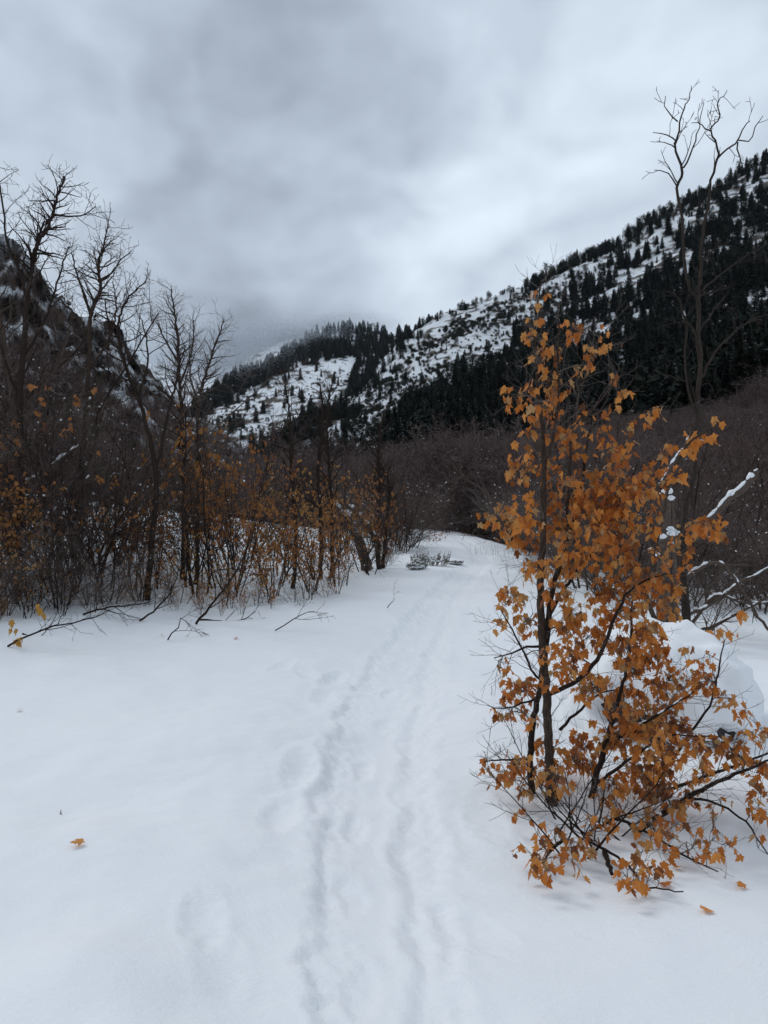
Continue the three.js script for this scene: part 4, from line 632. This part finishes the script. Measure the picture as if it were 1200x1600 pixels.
    for (let k = 0; k < c.n; k++) {
      const a = pts[Math.max(1, pts.length - 1 - Math.floor(r() * 3))], off = V((r() - 0.5), (r() - 0.5) * 0.9, (r() - 0.5)).multiplyScalar(0.065 + 0.014 * Math.sqrt(c.n)), e = c.p.clone().add(off); twigs.tube([a, a.clone().lerp(e, 0.5).add(V(0, 0.008, 0)), e], [0.0012, 0.001, 0.0008], 3, false);
      leaves.push([leafMatrix(e, (0.031 + 0.025 * r()), r, 0.55), Math.floor(r() * 6), c.mat ??= Math.floor(r() * 5), e.z]);
    }
  }
  // leafless tips between the leaf clusters
  const stB = { wob: 0.4, up: 0.06, kids: [2, 2], ratio: [0.5, 0.5], ang: 0.7, levels: 2, r: 0.0009 }, ob = sink(); ob.meshes[0] = ob.meshes[1] = ob.meshes[2] = twigs;
  for (let k = 0; k < 1000; k++) { const q = nodes[Math.floor(r() * nodes.length)]; if (q[0].y < 0.1) continue; shoot(q[0].clone(), spread(q[2], 0.8, r() * 6.28), 0.09 + 0.17 * r(), clamp(q[1] * 0.5, 0.001, 0.002), 1, stB, r, ob); }
  // thin dark shoots fanning out low over the snow from the foot of the clump
  const low2 = new MB(), stL = { wob: 0.22, up: 0.03, kids: [5, 4], ratio: [0.45, 0.5], ang: 0.6, levels: 2, r: 0.0011, from: [0.3, 0.2] }, ol = sink(); ol.meshes[0] = low2; ol.meshes[1] = low2; ol.meshes[2] = twigs;
  for (let k = 0; k < 17; k++) { const q = onGround(860 + 160 * r(), 1285 + 60 * r()).sub(base).add(V(0, -0.02, 0)), a = 6.283 * r(); shoot(q, V(Math.cos(a), 0.35 + 0.9 * r(), Math.sin(a) * 0.8).normalize(), 0.25 + 0.45 * r(), 0.0035 + 0.003 * r(), 0, stL, r, ol); }
  part(t, 'shoots', low2.geo(), barkDark, true);
  part(t, 'twigs', twigs.geo(), new THREE.MeshStandardMaterial({ color: rgb(0.10, 0.078, 0.066), roughness: 0.9 }), true);
  leaves.sort((a, b) => b[3] - a[3]);
  leaves.forEach(([m, g, mat], k) => { const mm = r() < 0.5 ? mat : r() < 0.7 ? Math.floor(r() * 5) : 5 + Math.floor(r() * 2); if (k < 300) { const o = part(t, 'leaf', leafGeos[g], leafMats[mm]); m.decompose(o.position, o.quaternion, o.scale); } else extra[mm].push([g, m]); });
  extra.forEach((list, k) => { const mb = new MB(); list.forEach(([g, m]) => mb.add(leafGeos[g], m)); if (!mb.empty) part(t, 'foliage', mb.geo(), leafMats[k], true); });
  if (!cap.empty) part(t, 'snow', cap.geo(), snowPlain, true);
}
// orange leaves of a second, slimmer maple growing against the tall bare trunk
{
  const r = rng(88), base = foot(3.2, 8.2), D = 8.0, t = thing('maple_sapling', 'slim leaning maple with few orange leaves in front of the tall bare trunk', 'maple', base), tw = new MB();
  const sets = [[1085, 680, 10], [1083, 701, 7], [1108, 680, 6], [1120, 659, 2], [1060, 704, 3], [1052, 741, 3], [1156, 964, 3], [1116, 992, 5], [1142, 994, 3]];
  const stem = line(D, [1010, 925, 7], [1030, 830, 6], [1050, 745, 5], [1075, 695, 4], [1110, 668, 2.2]).map(([p, w]) => [p.sub(base), w]), stem2 = line(D, [1060, 1000, 6], [1095, 985, 5], [1120, 975, 4], [1160, 955, 2]).map(([p, w]) => [p.sub(base), w]);
  const nodes = []; for (const s of [[[V(0, -0.05, 0), 0.03], ...stem], [[V(0, -0.05, 0), 0.025], ...stem2]]) { const [pts, rad] = curve(s, 0.08, r, 0.015), mb = new MB(); mb.tube(pts, rad, 6); part(t, 'stem', mb.geo(), barkMid); nodes.push(...pts); }
  for (const [px, py, n] of sets) { const c = at(px, py, D + (r() - 0.5) * 0.4).sub(base); let b = nodes[0]; for (const q of nodes) if (q.distanceTo(c) < b.distanceTo(c)) b = q; tw.tube([b, b.clone().lerp(c, 0.5).add(V(0.01, 0.03, 0)), c], [0.005, 0.004, 0.003], 4, false); for (let k = 0; k < n; k++) { const o = part(t, 'leaf', leafGeos[Math.floor(r() * 6)], leafMats[Math.floor(r() * 5)]); leafMatrix(c.clone().add(V(r() - 0.5, r() - 0.5, r() - 0.5).multiplyScalar(0.16)), 0.075 + 0.05 * r(), r).decompose(o.position, o.quaternion, o.scale); } }
  part(t, 'twigs', tw.geo(), barkMid, true);
}

// ------------------------------------------------------------------ small things on the snow
function fallen(px, py, size, mat, label, tilt, name = 'fallen_leaf') { const p = onGround(px, py), o = shade(new THREE.Mesh(leafGeos[(px * 7 + py) % 6], mat)); o.name = numbered(name); tag(o, label, 'leaf'); o.position.copy(p).add(V(0, 0.018, 0)); o.rotation.set(-Math.PI / 2 + tilt, 0, (px * 1.7) % 6.28, 'YXZ'); o.rotation.y = (py * 2.3) % 6.28; o.scale.set(size, size, size * 0.5); scene.add(o); }
fallen(130, 1322, 0.062, leafMats[3], 'fan-shaped fallen leaf lying alone on open snow at lower left', 0.2);
fallen(27, 1113, 0.045, leafMats[3], 'small brown leaf on the snow near the left edge, above the fan-shaped leaf', 0.25);
fallen(1095, 1426, 0.05, leafMats[1], 'fallen orange leaf nearest the camera on the right, below the maple', 0.3);
fallen(1161, 1390, 0.045, leafMats[0], 'fallen orange leaf farthest right on the snow below the maple', 0.3);
fallen(1047, 1389, 0.05, leafMats[2], 'fallen leaf at the tip of the lowest maple twig', 0.4);
fallen(993, 1393, 0.05, leafMats[0], 'curled leaf on the snow under the front of the maple', 0.6);
fallen(1062, 1364, 0.045, leafMats[3], 'pale curled leaf half sunk in snow under the maple', 0.3);
fallen(960, 1380, 0.03, leafMats[3], 'small leaf scrap by the thick downward maple stub', 0.3);
fallen(812, 1278, 0.05, leafMats[2], 'dark leaf in the snow hollow left of the maple trunks', 0.5);
fallen(252, 995, 0.05, leafMats[3], 'leaf beside the small twig clump before the thicket', 0.3);
fallen(371, 999, 0.045, leafMats[2], 'tiny leaf on the snow below the brown thicket', 0.3);
fallen(425, 938, 0.10, leafMats[0], 'rust-coloured leaf heap at the foot of the brown saplings', 0.5);
{ const p = onGround(95, 1274), mb = new MB(); mb.tube([V(-0.006, -0.01, 0), V(0.0, 0.015, 0), V(0.003, 0.024, 0)], [0.002, 0.002, 0.0015], 5); mb.tube([V(0.0, 0.012, 0), V(0.012, -0.006, 0.008)], [0.0016, 0.001], 5); const o = shade(new THREE.Mesh(mb.geo(), twigDark)); o.name = 'twig_scrap'; o.position.copy(p); tag(o, 'tiny dark twig scrap in the snow above the fan-shaped leaf', 'twig'); scene.add(o); }
// sagebrush beside the far trail
const sageMat = new THREE.MeshStandardMaterial({ color: rgb(0.40, 0.42, 0.38), roughness: 0.95 }), sageStem = new THREE.MeshStandardMaterial({ color: rgb(0.26, 0.22, 0.19), roughness: 0.95 });
function sage(px, py, w, h, label, seed) {
  const p = onGround(px, py), r = rng(seed), t = thing('sagebrush', label, 'shrub', p), stems = new MB(), fol = new MB(), snow = new MB();
  for (let k = 0; k < 70; k++) { const a = r() * 6.28, q = Math.sqrt(r()) * w / 2, b = V(Math.cos(a) * q, 0, Math.sin(a) * q * 0.6), H = h * (0.5 + 0.6 * r()) * (1 - 0.5 * (q / w) ** 2), e = b.clone().add(V(Math.cos(a) * 0.08 + (r() - 0.5) * 0.1, H, Math.sin(a) * 0.08)); stems.tube([b, b.clone().lerp(e, 0.5).add(V(0.01, 0, 0.01)), e], [0.005, 0.004, 0.002], 4, false);
    for (let j = 0; j < 26; j++) { const c = b.clone().lerp(e, 0.25 + 0.8 * r() * r() + (j > 14 ? 0 : 0.15)), s = 0.018 + 0.016 * r(), jj = () => V(r() - 0.5, r() - 0.5, r() - 0.5).multiplyScalar(s * 2); if (c.y < h * 0.72) fol.tri(c.clone().add(jj()), c.clone().add(jj()), c.clone().add(jj()), V(r() - 0.5, 1, r() - 0.5).normalize()); }
    if (r() < 0.95) { const c = b.clone().lerp(e, 0.35 + 0.3 * r()); snow.lump(c, 0.03 + 0.03 * r(), 0.018, 0.03, r, 4, 6); } }
  part(t, 'stems', stems.geo(), sageStem, true); part(t, 'foliage', fol.geo(), sageMat, true); part(t, 'snow', snow.geo(), snowPlain, true);
}
sage(672, 884, 0.72, 0.34, 'grey-green sagebrush poking through snow left of the far trail', 401);
sage(652, 889, 0.30, 0.14, 'small snow-buried sagebrush tuft at the left foot of the bigger sagebrush', 402);
sage(711, 882, 0.22, 0.09, 'few low dry stems in the snow right of the sagebrush', 403);
{ const p = onGround(682, 846), r = rng(55), t = thing('dead_plant', 'low plant with rusty red leaves on the far snow bank', 'plant', p), mb = new MB(), st = new MB(); for (let k = 0; k < 22; k++) { const q = V((r() - 0.5) * 0.6, 0.04 + 0.26 * r(), (r() - 0.5) * 0.4); mb.add(leafGeos[k % 6], leafMatrix(q, 0.07, r)); if (k % 3 === 0) st.tube([V(q.x * 0.3, 0, q.z * 0.3), q], [0.004, 0.002], 3, false); } part(t, 'stems', st.geo(), twigDark, true); part(t, 'foliage', mb.geo(), leafMats[2], true); }
plant(bare[3], 'bare_shrub', 'low leafless shrub leaning over the snow bank beside the rusty plant', 'shrub', null, foot((640 - 600) / F * 21, 21), 1.0, 1.2, 1.6);
{ const r = rng(66), t = thing('dry_grass', 'dry grass stalks standing in snow right of the far trail bend', 'grass', onGround(775, 868)), mb = new MB(); for (let k = 0; k < 34; k++) { const x = (r() - 0.4) * 1.6, z = (r() - 0.5) * 1.4, h = 0.12 + 0.22 * r(), y = ground(t.position.x + x, -t.position.z - z) - t.position.y; mb.tube([V(x, y - 0.02, z), V(x + 0.02 * (r() - 0.5), y + h * 0.6, z), V(x + 0.08 * (r() - 0.5), y + h, z)], [0.004, 0.003, 0.002], 3, false); } part(t, 'stalks', mb.geo(), sageStem, true); }
for (const [px, py, h, label] of [[768, 1075, 0.07, 'short dry stalk by the lone orange leaf left of the maple'], [803, 1152, 0.05, 'short dark stalk in the snow left of the maple trunks'], [781, 1165, 0.05, 'lone dry stalk above the lowest left maple branch']]) { const p = onGround(px, py + 12), mb = new MB(); mb.tube([V(0, -0.01, 0), V(0.004, h * 0.5, 0), V(-0.003, h, 0)], [0.0022, 0.002, 0.0014], 4); const o = shade(new THREE.Mesh(mb.geo(), twigDark)); o.name = numbered('dry_stalk'); o.position.copy(p); tag(o, label, 'stalk'); scene.add(o); }

// ------------------------------------------------------------------ the cloud that hides the far hilltop
{
  const r = rng(4711), gauss = () => Math.sqrt(-2 * Math.log(1 - r())) * Math.cos(6.283185 * r()), drop = new THREE.TetrahedronGeometry(0.26), list = [], q = new THREE.Quaternion(), one = V(1, 1, 1);
  for (const [px, py, d, sx, sy, sd, n] of [[365, 548, 800, 40, 22, 30, 8000], [300, 556, 860, 50, 22, 40, 8000], [235, 552, 1000, 50, 24, 40, 5000], [450, 527, 860, 45, 10, 25, 5200], [535, 508, 900, 42, 8, 20, 2600]]) {
    const c = at(px, py, d), m = d / F;
    for (let k = 0; k < n * 10; k++) { const p = V(c.x + gauss() * sx * m, c.y + gauss() * sy * m, c.z + gauss() * sd); if (r() > 0.62 + 0.9 * fbm3(p.x * 0.022, p.y * 0.03, p.z * 0.022, 3)) continue; q.set(gauss(), gauss(), gauss(), gauss()).normalize(); list.push(new THREE.Matrix4().compose(p, q, one.setScalar(0.6 + 0.8 * r()))); }
  }
  mass('cloud', drop, new THREE.MeshPhysicalMaterial({ color: rgb(0.62, 0.655, 0.70), roughness: 1, specularIntensity: 0 }), list);
}
for (let k = 0; k < 42; k++) { const px = 600 + 640 * br(), v = 0.05 + 0.7 * br(), p = apron(apron.u(px), v), pale = k % 3 < 2; plant(pale ? bare[3] : bare[0], 'bare_shrub', pale ? 'pale grey leafless shrub standing above the brown brush below the dark forest' : 'dark leafless shrub standing above the brown brush below the dark forest', 'shrub', pale ? 'pale grey shrubs in the brown brush below the dark forest' : 'dark leafless shrubs in the brown brush below the dark forest', p, 2.6 + 1.8 * br(), br() * 6.28, 1.0); }
renderer.render(scene, camera);
